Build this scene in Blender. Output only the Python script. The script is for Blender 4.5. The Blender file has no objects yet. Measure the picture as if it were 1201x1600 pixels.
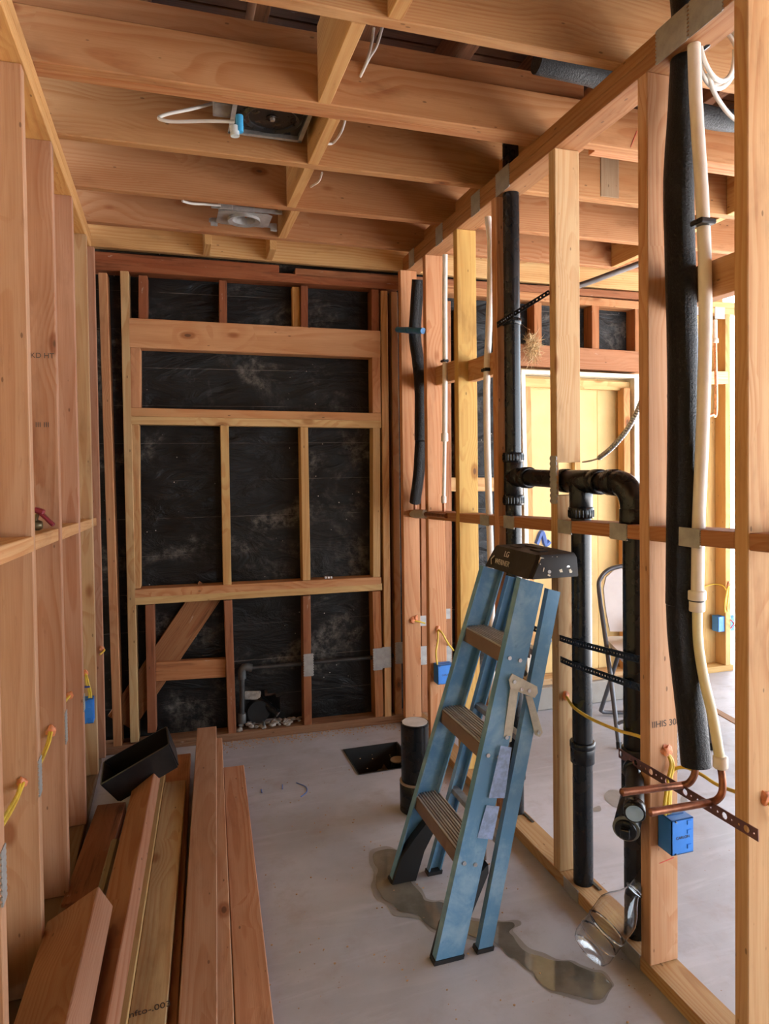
import bpy, bmesh, math, random
from mathutils import Vector, Matrix, noise
random.seed(7)
SC = bpy.context.scene
COL = SC.collection

# ------------------------------------------------------------------ camera
CAM_H = 1.37
F_PX, CX, CY = 1063.07, 600.5, 748.3
yaw, pitch, roll = .305915, .0226905, -.0127289
_f = Vector((math.sin(yaw)*math.cos(pitch), math.cos(yaw)*math.cos(pitch), -math.sin(pitch)))
_r0 = Vector((math.cos(yaw), -math.sin(yaw), 0)); _u0 = _r0.cross(_f)
_r = _r0*math.cos(roll)+_u0*math.sin(roll); _u = _u0*math.cos(roll)-_r0*math.sin(roll)
cam = bpy.data.cameras.new('camera'); camo = bpy.data.objects.new('camera', cam); COL.objects.link(camo)
cam.sensor_fit = 'VERTICAL'; cam.sensor_height = 36; cam.sensor_width = 27
cam.lens = F_PX/1600*36; cam.shift_y = -(800-CY)/1600; cam.clip_start = .02
camo.matrix_world = Matrix(((_r.x, _u.x, -_f.x, 0), (_r.y, _u.y, -_f.y, 0), (_r.z, _u.z, -_f.z, CAM_H), (0, 0, 0, 1)))
SC.camera = camo
EYE = Vector((0, 0, CAM_H))

# ------------------------------------------------------------------ world, light, exposure
W = bpy.data.worlds.new('sky'); SC.world = W; W.use_nodes = True
W.node_tree.nodes['Background'].inputs[0].default_value = (.78, .89, 1.0, 1)
W.node_tree.nodes['Background'].inputs[1].default_value = 4.6
SC.view_settings.view_transform = 'Standard'; SC.view_settings.look = 'None'
SC.view_settings.gamma = 1; SC.view_settings.use_curve_mapping = False
SC.view_settings.exposure = 0.72
SC.cycles.use_denoising = True; SC.cycles.use_adaptive_sampling = True; SC.cycles.adaptive_threshold = .025; SC.cycles.max_bounces = 8; SC.cycles.diffuse_bounces = 4; SC.cycles.glossy_bounces = 3; SC.cycles.transmission_bounces = 8
SC.cycles.sample_clamp_indirect = 8; SC.cycles.caustics_reflective = False; SC.cycles.caustics_refractive = False

sun = bpy.data.lights.new('sun', 'SUN'); sun.energy = 48; sun.angle = math.radians(3); sun.color = (1.0, .93, .82)
suno = bpy.data.objects.new('sun', sun); COL.objects.link(suno)
suno.rotation_euler = Vector((-.50, .12, -.86)).to_track_quat('-Z', 'Y').to_euler()      # high sun outside the open east side
def portal(loc, rot, sx, sy):
    l = bpy.data.lights.new('sky_portal', 'AREA'); l.shape = 'RECTANGLE'; l.size = sx; l.size_y = sy
    l.cycles.is_portal = True
    o = bpy.data.objects.new('sky_portal', l); COL.objects.link(o); o.location = loc; o.rotation_euler = rot
    return o
portal((4.5, .0, 1.25), (0, math.radians(90), 0), 2.5, 5.2)           # open east side of the neighbouring room
portal((3.3, -2.6, 1.25), (math.radians(90), 0, 0), 2.4, 2.5)         # opening behind and right of the camera
portal((3.98, 3.55, 1.25), (math.radians(-90), 0, 0), 1.0, 2.5)       # gap past the far wall

# ------------------------------------------------------------------ geometry helpers
def ray(x, y): return _f+_r*((x-CX)/F_PX)-_u*((y-CY)/F_PX)
def px(x, y, X=None, Y=None, Z=None):
    """point of the place seen at photo pixel (x, y) that lies on the plane X=, Y= or Z="""
    d = ray(x, y)
    t = X/d.x if X is not None else (Y/d.y if Y is not None else (Z-CAM_H)/d.z)
    return EYE+d*t
BY, BK = 3.38, .05                                    # back wall: Y = BY + BK*(1.18-X)
def bwy(X, off=0): return BY+BK*(1.18-X)+off
def bw(x, y, off=0):
    d = ray(x, y); t = (BY+off+BK*1.18)/(d.y+BK*d.x); return EYE+d*t

def link(o, parent=None):
    COL.objects.link(o)
    if parent is not None: o.parent = parent
    return o
def mesh_obj(name, verts, faces, mat, parent=None, smooth=False, matrix=None):
    m = bpy.data.meshes.new(name); m.from_pydata([tuple(v) for v in verts], [], faces); m.update()
    if smooth:
        for p in m.polygons: p.use_smooth = True
    o = bpy.data.objects.new(name, m); m.materials.append(mat)
    link(o, parent)
    if matrix is not None or parent is not None: set_world(o, matrix or Matrix())
    return o
def set_world(o, M):
    if o.parent is not None: o.matrix_parent_inverse = Matrix()
    P = o.parent
    if P is not None:
        chain = P.matrix_basis.copy(); q = P.parent
        while q is not None: chain = q.matrix_basis @ chain; q = q.parent
        o.matrix_basis = chain.inverted() @ M
    else: o.matrix_basis = M
def bm_obj(name, bm, mat, parent=None, matrix=None, smooth=None):
    m = bpy.data.meshes.new(name); bmesh.ops.recalc_face_normals(bm, faces=bm.faces[:]); bm.to_mesh(m); bm.free()
    if smooth is not None:
        for p in m.polygons: p.use_smooth = True
        m.set_sharp_from_angle(angle=math.radians(smooth))
    m.materials.append(mat)
    o = bpy.data.objects.new(name, m); link(o, parent)
    if matrix is not None or parent is not None: set_world(o, matrix or Matrix())
    return o
def empty(name, loc=(0, 0, 0), parent=None):
    o = bpy.data.objects.new(name, None); o.empty_display_size = .05; link(o, parent); o.location = loc
    return o
def tag(o, label, cat, group=None, kind=None):
    o['label'] = label; o['category'] = cat
    if group: o['group'] = group
    if kind: o['kind'] = kind
    return o
def structure(o): o['kind'] = 'structure'; return o

def box_bm(sx, sy, sz, bev=0, seg=1, bm=None, loc=(0, 0, 0)):
    b = bm or bmesh.new()
    r = bmesh.ops.create_cube(b, size=1)
    vs = r['verts']
    for v in vs: v.co = Vector((v.co.x*sx+loc[0], v.co.y*sy+loc[1], v.co.z*sz+loc[2]))
    if bev:
        es = list({e for v in vs for e in v.link_edges})
        bmesh.ops.bevel(b, geom=es, offset=bev, segments=seg, affect='EDGES', profile=.5)
    return b
def box(name, c, size, mat, parent=None, bev=0, rot=None, seg=1, smooth=None):
    M = Matrix.Translation(c)
    if rot is not None: M = M @ rot
    return bm_obj(name, box_bm(*size, bev, seg), mat, parent, M, smooth)
def frame(axis, n):
    x = axis.normalized(); z = (n-x*n.dot(x)).normalized(); y = z.cross(x)
    return Matrix((x, y, z)).transposed().to_4x4()
BOARD_CACHE = {}
def board(name, p0, p1, w, t, n, mat, parent=None, color=None, bev=.0022):
    """sawn board from p0 to p1: the centre line of its front face; n points out of the front face"""
    p0, p1, n = Vector(p0), Vector(p1), Vector(n)
    ax = p1-p0; L = ax.length; R = frame(ax, n)
    c = (p0+p1)/2-(R.to_3x3() @ Vector((0, 0, 1)))*t/2
    key = (name, round(L, 3), round(w, 4), round(t, 4))
    M = Matrix.Translation(c) @ R
    if key in BOARD_CACHE:
        o = bpy.data.objects.new(name, BOARD_CACHE[key]); link(o, parent); set_world(o, M)
    else:
        o = bm_obj(name, box_bm(L, w, t, bev), mat, parent, M); BOARD_CACHE[key] = o.data
    cc_ = color or fir()
    if name == 'lumber': cc_ = (cc_[0]*.97, cc_[1]*1.04, cc_[2]*1.2, 1)
    o.color = (cc_[0]*.95, cc_[1]*.92, cc_[2]*.93, 1)
    return o
def fir():
    k = random.random()
    if k < .22: c = (.58, .36, .145)
    elif k < .75: c = (.56, .295, .145)
    else: c = (.50, .25, .13)
    s = random.uniform(.9, 1.08)
    return (c[0]*s, c[1]*s, c[2]*s, 1)
PALE = (.66, .44, .19, 1); YELLOW = (.66, .43, .13, 1); PINK = (.60, .31, .15, 1); OLD = (.28, .10, .04, 1); OLDO = (.33, .13, .045, 1); GREYW = (.34, .25, .15, 1)

def smooth_path(pts, per=8):
    pts = [Vector(p) for p in pts]
    if len(pts) < 3: return pts
    out = []
    for i in range(len(pts)-1):
        p0 = pts[i-1] if i else pts[i]*2-pts[i+1]
        p1, p2 = pts[i], pts[i+1]
        p3 = pts[i+2] if i+2 < len(pts) else p2*2-p1
        for k in range(per):
            t = k/per
            out.append(.5*((2*p1)+(p2-p0)*t+(2*p0-5*p1+4*p2-p3)*t*t+(3*p1-p0-3*p2+p3)*t**3))
    out.append(pts[-1]); return out
def tube_bm(bm, pts, r, n=12, cap=True, inner=None):
    pts = [Vector(p) for p in pts]
    rs = r if isinstance(r, (list, tuple)) else [r]*len(pts)
    T = []
    for i in range(len(pts)):
        a = Vector(); w_ = 1
        while a.length < 1e-7 and w_ < len(pts)+1: a = pts[min(i+w_, len(pts)-1)]-pts[max(i-w_, 0)]; w_ += 1
        T.append(a.normalized())
    ref = Vector((0, 0, 1)) if abs(T[0].z) < .9 else Vector((1, 0, 0))
    N = (ref-T[0]*ref.dot(T[0])).normalized(); rings = []
    for i, p in enumerate(pts):
        N = (N-T[i]*N.dot(T[i])).normalized(); B = T[i].cross(N)
        rings.append([bm.verts.new(p+(N*math.cos(2*math.pi*k/n)+B*math.sin(2*math.pi*k/n))*rs[i]) for k in range(n)])
    for a, b in zip(rings, rings[1:]):
        for k in range(n): bm.faces.new((a[k], a[(k+1) % n], b[(k+1) % n], b[k]))
    if cap: bm.faces.new(rings[0][::-1]); bm.faces.new(rings[-1])
    return bm
def tube(name, pts, r, mat, parent=None, n=12, smooth=True, per=8, cap=True):
    if smooth: pts = smooth_path(pts, per)
    b = tube_bm(bmesh.new(), pts, r, n, cap)
    return bm_obj(name, b, mat, parent, smooth=50)
def sleeve(name, p0, p1, r0, r1, mat, parent=None, n=24, bev=.002):
    """short collar / coupling around an axis p0-p1: outer r0, rounded ends, closed"""
    p0, p1 = Vector(p0), Vector(p1); d = (p1-p0).normalized()
    return tube(name, [p0, p0, p0+d*bev, p1-d*bev, p1, p1], [r1, r0-bev, r0, r0, r0-bev, r1], mat, parent, n, smooth=False)
def lathe_bm(prof, n=32, bm=None):
    b = bm or bmesh.new(); rings = []
    for r, z in prof:
        if r < 1e-5: rings.append([b.verts.new((0, 0, z))])
        else: rings.append([b.verts.new((r*math.cos(2*math.pi*k/n), r*math.sin(2*math.pi*k/n), z)) for k in range(n)])
    for a, c in zip(rings, rings[1:]):
        if len(a) == 1 and len(c) == 1: continue
        if len(a) == 1:
            for k in range(n): b.faces.new((a[0], c[(k+1) % n], c[k]))
        elif len(c) == 1:
            for k in range(n): b.faces.new((a[k], a[(k+1) % n], c[0]))
        else:
            for k in range(n): b.faces.new((a[k], a[(k+1) % n], c[(k+1) % n], c[k]))
    return b
def text(name, s, size, M, mat, parent=None, depth=.0006):
    cu = bpy.data.curves.new(name, 'FONT'); cu.body = s; cu.size = size; cu.extrude = depth; cu.align_x = 'CENTER'; cu.align_y = 'CENTER'
    tmp = bpy.data.objects.new(name+'_tmp', cu); COL.objects.link(tmp)
    dg = bpy.context.evaluated_depsgraph_get(); me = bpy.data.meshes.new_from_object(tmp.evaluated_get(dg))
    bpy.data.objects.remove(tmp); bpy.data.curves.remove(cu)
    me.materials.clear(); me.materials.append(mat)
    o = bpy.data.objects.new(name, me); link(o, parent); set_world(o, M); return o

# ------------------------------------------------------------------ materials
def newmat(name):
    m = bpy.data.materials.new(name); m.use_nodes = True; nt = m.node_tree
    return m, nt, nt.nodes['Principled BSDF']
class N:
    def __init__(s, nt): s.nt = nt
    def __call__(s, typ, ins=None, **kw):
        n = s.nt.nodes.new(typ)
        for k, v in kw.items(): setattr(n, k, v)
        for k, v in (ins or {}).items():
            if isinstance(v, bpy.types.NodeSocket): s.nt.links.new(v, n.inputs[k])
            else: n.inputs[k].default_value = v
        return n
    def math(s, op, a, b=0.0, c=0.0, clamp=False):
        n = s('ShaderNodeMath', {0: a, 1: b, 2: c}, operation=op); n.use_clamp = clamp; return n.outputs[0]
    def vmath(s, op, a, b=(0, 0, 0)):
        n = s('ShaderNodeVectorMath', {0: a, 1: b}, operation=op); return n.outputs[0]
    def noise(s, vec, scale=1.0, detail=3, rough=.55, dist=0.0):
        return s('ShaderNodeTexNoise', {'Vector': vec, 'Scale': scale, 'Detail': detail, 'Roughness': rough, 'Distortion': dist}).outputs[0]
    def ramp(s, fac, a, b, lo=0.0, hi=1.0):
        n = s('ShaderNodeMapRange', {0: fac, 1: a, 2: b, 3: lo, 4: hi}); n.interpolation_type = 'SMOOTHSTEP'; return n.outputs[0]
    def mix(s, fac, a, b, mode='MIX'):
        n = s('ShaderNodeMix', {0: fac, 6: a, 7: b}, data_type='RGBA', blend_type=mode); return n.outputs[2]
def plain(name, col, rough=.5, metal=0.0, var=.12, scale=14, bump=0.0, bscale=150, spec=.5, rvar=1.0):
    m, nt, p = newmat(name); n = N(nt); tc = n('ShaderNodeTexCoord').outputs['Object']
    a = n.noise(tc, scale, 4, .6)
    c1 = tuple(x*(1-var) for x in col[:3])+(1,); c2 = tuple(min(1, x*(1+var)) for x in col[:3])+(1,)
    nt.links.new(n.mix(n.ramp(a, .3, .7), c1, c2), p.inputs['Base Color'])
    nt.links.new(n.ramp(n.noise(tc, scale*2.3, 3), .2, .8, max(.02, rough-.08*rvar), min(1, rough+.1*rvar)), p.inputs['Roughness'])
    p.inputs['Metallic'].default_value = metal; p.inputs['Specular IOR Level'].default_value = spec
    if bump:
        b = n('ShaderNodeBump', {'Strength': bump, 'Distance': .004, 'Height': n.noise(tc, bscale, 3, .6)})
        nt.links.new(b.outputs[0], p.inputs['Normal'])
    return m
def wood_mat(name, rough_old=0.0, dirt=0.0):
    m, nt, p = newmat(name); n = N(nt)
    tc = n('ShaderNodeTexCoord').outputs['Object']; oi = n('ShaderNodeObjectInfo')
    rnd = oi.outputs['Random']; col = oi.outputs['Color']
    off = n('ShaderNodeCombineXYZ', {0: n.math('MULTIPLY', rnd, 37.0), 1: n.math('MULTIPLY', rnd, 11.3), 2: n.math('MULTIPLY', rnd, 23.7)}).outputs[0]
    v = n.vmath('ADD', tc, off)
    # knots
    kv = n.vmath('MULTIPLY', v, (4.2, 8.5, 8.5))
    vor = n('ShaderNodeTexVoronoi', {'Vector': kv, 'Scale': 1.0, 'Randomness': 1.0}, feature='F1')
    kd = vor.outputs['Distance']; kc = n('ShaderNodeSeparateColor', {0: vor.outputs['Color']}).outputs[0]
    kon = n.math('GREATER_THAN', kc, .74)
    kd2 = n.math('ADD', kd, n.math('MULTIPLY', n.math('SUBTRACT', 1.0, kon), 1.0))
    kinf = n.ramp(kd2, .75, .10)
    # growth rings around a pith line that wanders along the board
    wv = n.vmath('MULTIPLY', v, (.9, 4.0, 4.0))
    w1 = n.math('MULTIPLY', n.math('SUBTRACT', n.noise(wv, 1.0, 2, .5), .5), .07)
    sep = n('ShaderNodeSeparateXYZ', {0: tc})
    r1 = n.math('FRACT', n.math('MULTIPLY', rnd, 71.3)); r2 = n.math('FRACT', n.math('MULTIPLY', rnd, 173.9)); r3 = n.math('FRACT', n.math('MULTIPLY', rnd, 311.7))
    yy = n.math('ADD', sep.outputs[1], n.math('MULTIPLY', n.math('SUBTRACT', r1, .5), .08))
    zz = n.math('ADD', n.math('ADD', sep.outputs[2], n.math('MULTIPLY_ADD', r2, .06, .025)), n.math('MULTIPLY', n.math('MULTIPLY', n.math('SUBTRACT', r3, .5), .06), sep.outputs[0]))
    rad = n.math('SQRT', n.math('ADD', n.math('MULTIPLY', yy, yy), n.math('MULTIPLY', zz, zz)))
    rad = n.math('ADD', rad, n.math('ADD', w1, n.math('MULTIPLY', kinf, .022)))
    rf = n.math('FRACT', n.math('MULTIPLY', rad, n.math('MULTIPLY_ADD', r3, 85.0, 70.0)))
    ring = n.math('MULTIPLY', n.ramp(rf, .25, .85), n.ramp(rf, 1.0, .9))
    # fibres, broad tone
    fib = n.noise(n.vmath('MULTIPLY', v, (6.0, 300.0, 300.0)), 1.0, 2, .6)
    tone = n.noise(n.vmath('MULTIPLY', v, (1.2, 9.0, 9.0)), 1.0, 3, .6)
    rmod = n.ramp(n.noise(n.vmath('MULTIPLY', v, (1.0, 12.0, 12.0)), 1.0, 3, .6), .3, .7, .15, .75)
    c = n.mix(n.math('MULTIPLY', ring, rmod), col, n.mix(1.0, col, (.80, .60, .46, 1), 'MULTIPLY'))
    c = n.mix(n.ramp(tone, .35, .72, 0, .8), c, n.mix(1.0, c, (.80, .70, .60, 1), 'MULTIPLY'))
    c = n.mix(n.ramp(fib, .35, .75, 0, .5), c, n.mix(1.0, c, (.84, .77, .70, 1), 'MULTIPLY'))
    c = n.mix(n.ramp(kd2, .20, .11, 0, .8), c, n.mix(1.0, c, (.55, .36, .24, 1), 'MULTIPLY'))
    c = n.mix(n.ramp(kd2, .085, .055, 0, .75), c, (.09, .04, .018, 1))
    # grime smudges and dark nicks
    sm = n.noise(n.vmath('MULTIPLY', v, (2.2, 7.0, 7.0)), 1.0, 5, .65)
    c = n.mix(n.ramp(sm, .53, .76, 0, .62+dirt), c, n.mix(1.0, c, (.50, .42, .38, 1), 'MULTIPLY'))
    gr = n.noise(n.vmath('MULTIPLY', v, (9.0, 60.0, 60.0)), 1.0, 5, .7)
    c = n.mix(n.ramp(gr, .58, .76, 0, .45), c, n.mix(1.0, c, (.55, .45, .38, 1), 'MULTIPLY'))
    nk = n('ShaderNodeTexVoronoi', {'Vector': n.vmath('MULTIPLY', v, (9.0, 22.0, 22.0)), 'Scale': 1.0}, feature='F1').outputs['Distance']
    c = n.mix(n.ramp(nk, .075, .05, 0, .6), c, (.07, .035, .018, 1))
    if rough_old:
        sp = n.noise(n.vmath('MULTIPLY', v, (14.0, 40.0, 40.0)), 1.0, 5, .7)
        c = n.mix(n.ramp(sp, .64, .76, 0, .55), c, (.55, .45, .36, 1))
        dk = n.noise(n.vmath('MULTIPLY', v, (3.0, 50.0, 50.0)), 1.0, 4, .7)
        c = n.mix(n.ramp(dk, .52, .72, 0, .8), c, n.mix(1.0, c, (.4, .34, .3, 1), 'MULTIPLY'))
    nt.links.new(c, p.inputs['Base Color'])
    p.inputs['Roughness'].default_value = .72; p.inputs['Specular IOR Level'].default_value = .28
    h = fib
    b = n('ShaderNodeBump', {'Strength': .22+rough_old*.5, 'Distance': .0015, 'Height': h})
    nt.links.new(b.outputs[0], p.inputs['Normal'])
    return m
WOOD = wood_mat('fir_lumber'); OLDWOOD = wood_mat('old_redwood', .5)
def concrete_mat(name, base=(.415, .415, .455)):
    m, nt, p = newmat(name); n = N(nt); tc = n('ShaderNodeTexCoord').outputs['Object']
    a = n.noise(tc, 1.3, 5, .6, .6); b = n.noise(tc, 7.0, 5, .65); f = n.noise(tc, 160.0, 3, .6)
    sw = n.noise(n.vmath('MULTIPLY', tc, (2.0, 14.0, 1.0)), 1.0, 4, .6, 1.2)
    c = n.mix(n.ramp(a, .3, .72), tuple(x*.84 for x in base)+(1,), tuple(x*1.14 for x in base)+(1,))
    c = n.mix(n.ramp(b, .48, .76, 0, .7), c, (base[0]*.84, base[1]*.72, base[2]*.64, 1))
    bg = n.noise(tc, 2.6, 6, .7, 1.0)
    c = n.mix(n.ramp(bg, .56, .74, 0, .45), c, (base[0]*.72, base[1]*.62, base[2]*.55, 1))
    c = n.mix(n.ramp(sw, .48, .75, 0, .35), c, tuple(min(1, x*1.32) for x in base)+(1,))
    sp = n('ShaderNodeTexVoronoi', {'Vector': tc, 'Scale': 38.0}, feature='F1').outputs['Distance']
    spc = n.noise(tc, 3.0, 3)
    c = n.mix(n.math('MULTIPLY', n.ramp(sp, .11, .07), n.ramp(spc, .5, .62, 0, .8)), c, (.26, .15, .08, 1))
    c = n.mix(n.ramp(f, .62, .74, 0, .3), c, tuple(x*.55 for x in base)+(1,))
    nt.links.new(c, p.inputs['Base Color'])
    nt.links.new(n.ramp(b, .3, .75, .42, .7), p.inputs['Roughness'])
    bp = n('ShaderNodeBump', {'Strength': .18, 'Distance': .003, 'Height': n.math('ADD', n.math('MULTIPLY', sw, .8), n.math('MULTIPLY', f, .25))})
    nt.links.new(bp.outputs[0], p.inputs['Normal']); return m
CONCRETE = concrete_mat('concrete_slab'); CONCRETE_RAW = concrete_mat('raw_concrete', (.30, .27, .235))
def felt_mat():
    m, nt, p = newmat('tar_felt'); n = N(nt); tc = n('ShaderNodeTexCoord').outputs['Object']
    a = n.noise(n.vmath('MULTIPLY', tc, (2.2, 2.2, 3.0)), 1.0, 6, .65, .8); d = n.noise(tc, 26.0, 5, .7)
    dust = n.math('MULTIPLY', n.ramp(a, .49, .68), n.ramp(d, .36, .70, .0, 1.0))
    c = n.mix(n.math('MULTIPLY', dust, .75), (.0065, .0058, .0052, 1), (.20, .18, .155, 1))
    zl = n.math('FRACT', n.math('MULTIPLY', n('ShaderNodeSeparateXYZ', {0: tc}).outputs[2], 5.4))
    lap = n.math('MULTIPLY', n.ramp(zl, .022, .004), n.ramp(n.noise(n.vmath('MULTIPLY', tc, (3.0, 3.0, 40.0)), 1.0, 4, .7), .42, .62))
    c = n.mix(n.math('MULTIPLY', lap, .8), c, (.17, .15, .13, 1))
    v = n('ShaderNodeTexVoronoi', {'Vector': tc, 'Scale': 21.0}, feature='F1').outputs['Distance']
    c = n.mix(n.math('MULTIPLY', n.ramp(v, .07, .04), n.ramp(n.noise(tc, 2.0, 2), .48, .6)), c, (.55, .5, .44, 1))
    nt.links.new(c, p.inputs['Base Color']); nt.links.new(n.ramp(a, .3, .75, .34, .75), p.inputs['Roughness'])
    p.inputs['Specular IOR Level'].default_value = .32
    b = n('ShaderNodeBump', {'Strength': .9, 'Distance': .02, 'Height': n.noise(n.vmath('MULTIPLY', tc, (4.0, 4.0, 10.0)), 1.0, 5, .6, 1.2)})
    nt.links.new(b.outputs[0], p.inputs['Normal']); return m
FELT = felt_mat()
def foam_mat():
    m, nt, p = newmat('black_foam'); n = N(nt); tc = n('ShaderNodeTexCoord').outputs['Object']
    h = n.noise(tc, 150.0, 4, .75)
    nt.links.new(n.mix(n.ramp(h, .5, .72), (.005, .005, .0055, 1), (.022, .022, .023, 1)), p.inputs['Base Color'])
    p.inputs['Roughness'].default_value = .38
    b = n('ShaderNodeBump', {'Strength': 1.0, 'Distance': .012, 'Height': h}); nt.links.new(b.outputs[0], p.inputs['Normal']); return m
FOAM = foam_mat()
def worn_mat(name, base, wear, chips, rough=.45, amount=.5):
    m, nt, p = newmat(name); n = N(nt); tc = n('ShaderNodeTexCoord').outputs['Object']
    a = n.noise(n.vmath('MULTIPLY', tc, (1, 1, 1)), 9.0, 5, .65, .5); f = n.noise(tc, 70.0, 4, .7)
    c = n.mix(n.ramp(a, .42, .72, 0, amount), base, wear)
    c = n.mix(n.ramp(f, .60, .78, 0, .55), c, tuple(x*.6 for x in base[:3])+(1,))
    s = n.noise(tc, 23.0, 6, .75, 1.0)
    c = n.mix(n.ramp(s, .68, .74, 0, .75), c, chips)
    nt.links.new(c, p.inputs['Base Color']); nt.links.new(n.ramp(a, .3, .7, rough-.1, rough+.2), p.inputs['Roughness']); return m
LADDER = worn_mat('blue_fiberglass', (.10, .25, .42, 1), (.27, .42, .54, 1), (.36, .38, .38, 1), .45, .85)
LCAP = worn_mat('dirty_black_plastic', (.022, .017, .015, 1), (.055, .042, .034, 1), (.45, .40, .36, 1), .5, .6)
LSTEP = worn_mat('grimy_aluminium', (.15, .095, .07, 1), (.22, .155, .125, 1), (.42, .40, .38, 1), .5, .6)
LRIB = plain('bare_aluminium', (.50, .46, .43), .4, .35)
BOOT = worn_mat('black_boot', (.012, .012, .013, 1), (.03, .028, .027, 1), (.2, .19, .18, 1), .45, .5)
BRASS = plain('zinc_spreader', (.52, .47, .36), .42, .55, .2, 20)
RIVET = plain('steel_rivet', (.62, .62, .62), .3, .9)
ABS = plain('black_abs', (.005, .0052, .006), .27, 0, .15, 9, spec=.4, rvar=.25)
ABSD = plain('dusty_abs', (.014, .014, .014), .4, 0, .35, 9)
PEX = plain('cream_pex', (.74, .66, .57), .42, 0, .05); PEXY = plain('natural_pex', (.72, .64, .40), .42, 0, .06)
COPPER = plain('tarnished_copper', (.28, .115, .065), .38, .85, .35, 30); COPPERB = plain('bright_copper', (.62, .30, .17), .3, .9, .15, 20)
STRAP = plain('coppered_strap', (.24, .115, .095), .38, .75, .2, 18)
GALV = plain('galvanised_plate', (.36, .345, .325), .45, .35, .14, 28)
GALVD = plain('galvanised_housing', (.30, .30, .30), .4, .45, .25, 25)
BLUEBOX = plain('blue_pvc', (.035, .20, .62), .42, 0, .08); BLUER = plain('blue_rod_plastic', (.02, .17, .42), .4)
YCABLE = plain('yellow_cable', (.66, .45, .05), .4, 0, .1); WCABLE = plain('white_cable', (.66, .63, .57), .42, 0, .06)
SEAL = plain('orange_sealant', (.62, .21, .085), .5, 0, .25, 60, .6, 90)
RED = plain('red_handle', (.17, .012, .018), .4); BRASSV = plain('brass_valve', (.22, .18, .10), .4, .8)
CHAIRW = plain('white_vinyl', (.74, .70, .68), .4, 0, .03); CHAIRF = plain('grey_steel_tube', (.085, .085, .095), .38, .35, .1)
CARD = plain('brown_cardboard', (.34, .19, .10), .75, 0, .1, 8); CARD2 = plain('light_cardboard', (.55, .38, .20), .75)
PLY = plain('yellow_board', (.78, .56, .24), .7, 0, .06, 5, .15, 120)
PAINT = plain('old_white_paint', (.78, .72, .58), .6, 0, .15, 22, .4, 40)
DIRT = plain('pit_dirt', (.16, .095, .05), .95, 0, .4, 30, .8, 60); DARK = plain('black_liner_and_hole_shade', (.012, .011, .01), .6)
RUBBLE = plain('concrete_rubble', (.33, .29, .25), .9, 0, .3, 40, .6, 80)
CAPW = plain('pale_pipe_plug', (.60, .58, .57), .6, 0, .1); CAPB = plain('pale_blue_plug', (.33, .48, .68), .5)
INK = plain('dark_ink', (.06, .045, .035), .7); BLUEINK = plain('blue_ink', (.09, .16, .42), .7); REDINK = plain('red_chalk', (.55, .08, .06), .8)
WHITEINK = plain('worn_white_print', (.50, .46, .42), .6); BLUETAPE = plain('blue_tape', (.05, .36, .66), .5)
STRAW = plain('dry_straw', (.58, .42, .22), .9, 0, .3, 40); FLEX = plain('flexible_conduit', (.42, .40, .37), .35, .8, .1, 30)
BLACKMETAL = plain('black_iron', (.05, .047, .045), .4, .3, .3, 20); SHINYBLACK = plain('black_enamel', (.012, .012, .013), .3, .3)
STICK = plain('faded_sticker', (.30, .40, .62), .55, 0, .2, 60); SAW = plain('sawdust', (.50, .30, .15), .95, 0, .3, 80)
ORANGE = plain('orange_wirenut', (.75, .16, .03), .5); ROOFW = plain('dark_roof_board', (.10, .055, .032), .85, 0, .4, 6)
NAIL = plain('nail_head', (.30, .30, .30), .4, .8)
def clear_mat():
    m, nt, p = newmat('clear_pet'); p.inputs['Base Color'].default_value = (.96, .97, .98, 1); p.inputs['Transmission Weight'].default_value = 1
    p.inputs['IOR'].default_value = 1.4; n = N(nt); tc = n('ShaderNodeTexCoord').outputs['Object']
    nt.links.new(n.ramp(n.noise(tc, 18.0, 3), .3, .7, .02, .10), p.inputs['Roughness']); return m
PET = clear_mat()
def wet_mat():
    m, nt, p = newmat('wet_concrete'); n = N(nt); tc = n('ShaderNodeTexCoord').outputs['Object']
    c = n.mix(n.ramp(n.noise(tc, 9.0, 5, .6), .35, .7), (.115, .105, .085, 1), (.19, .175, .15, 1))
    nt.links.new(c, p.inputs['Base Color']); p.inputs['Roughness'].default_value = .06; p.inputs['Specular IOR Level'].default_value = .5; return m
WET = wet_mat(); DAMP = plain('damp_concrete', (.25, .235, .225), .4, 0, .1, 12)

# ================================================================== THE SETTING
XR, XL = 1.18, -.325                                   # inner faces of the right and left stud walls
DN = Vector((0, -1, 0)); UPZ = Vector((0, 0, 1))
BN = Vector((-BK, -1, 0)).normalized()                 # out of the back wall, towards the room
ZP = 2.362                                             # underside of the top plates

# ---- floor slab with the square pit left open for the drain
floor = empty('floor'); structure(floor)
xs, ys = [-3, .772, 1.035, 14], [-9, 2.868, 3.138, 9]
v = [(x, y, 0) for y in ys for x in xs]; f = [(j*4+i, j*4+i+1, j*4+i+5, j*4+i+4) for j in range(3) for i in range(3) if not (i == 1 and j == 1)]
mesh_obj('slab', v, f, CONCRETE, floor)
x0, x1, y0, y1 = .772, 1.035, 2.868, 3.138; d = -.24
mesh_obj('pit_liner', [(x0, y0, .004), (x1, y0, .004), (x1, y1, .004), (x0, y1, .004), (x0, y0, d), (x1, y0, d), (x1, y1, d), (x0, y1, d),
                       (x0-.006, y0-.006, .004), (x1+.006, y0-.006, .004), (x1+.006, y1+.006, .004), (x0-.006, y1+.006, .004)],
         [(0, 4, 5, 1), (1, 5, 6, 2), (2, 6, 7, 3), (3, 7, 4, 0), (8, 0, 1, 9), (9, 1, 2, 10), (10, 2, 3, 11), (11, 3, 0, 8)], DARK, floor)
b = bmesh.new(); bmesh.ops.create_grid(b, x_segments=16, y_segments=16, size=.5)
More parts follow.
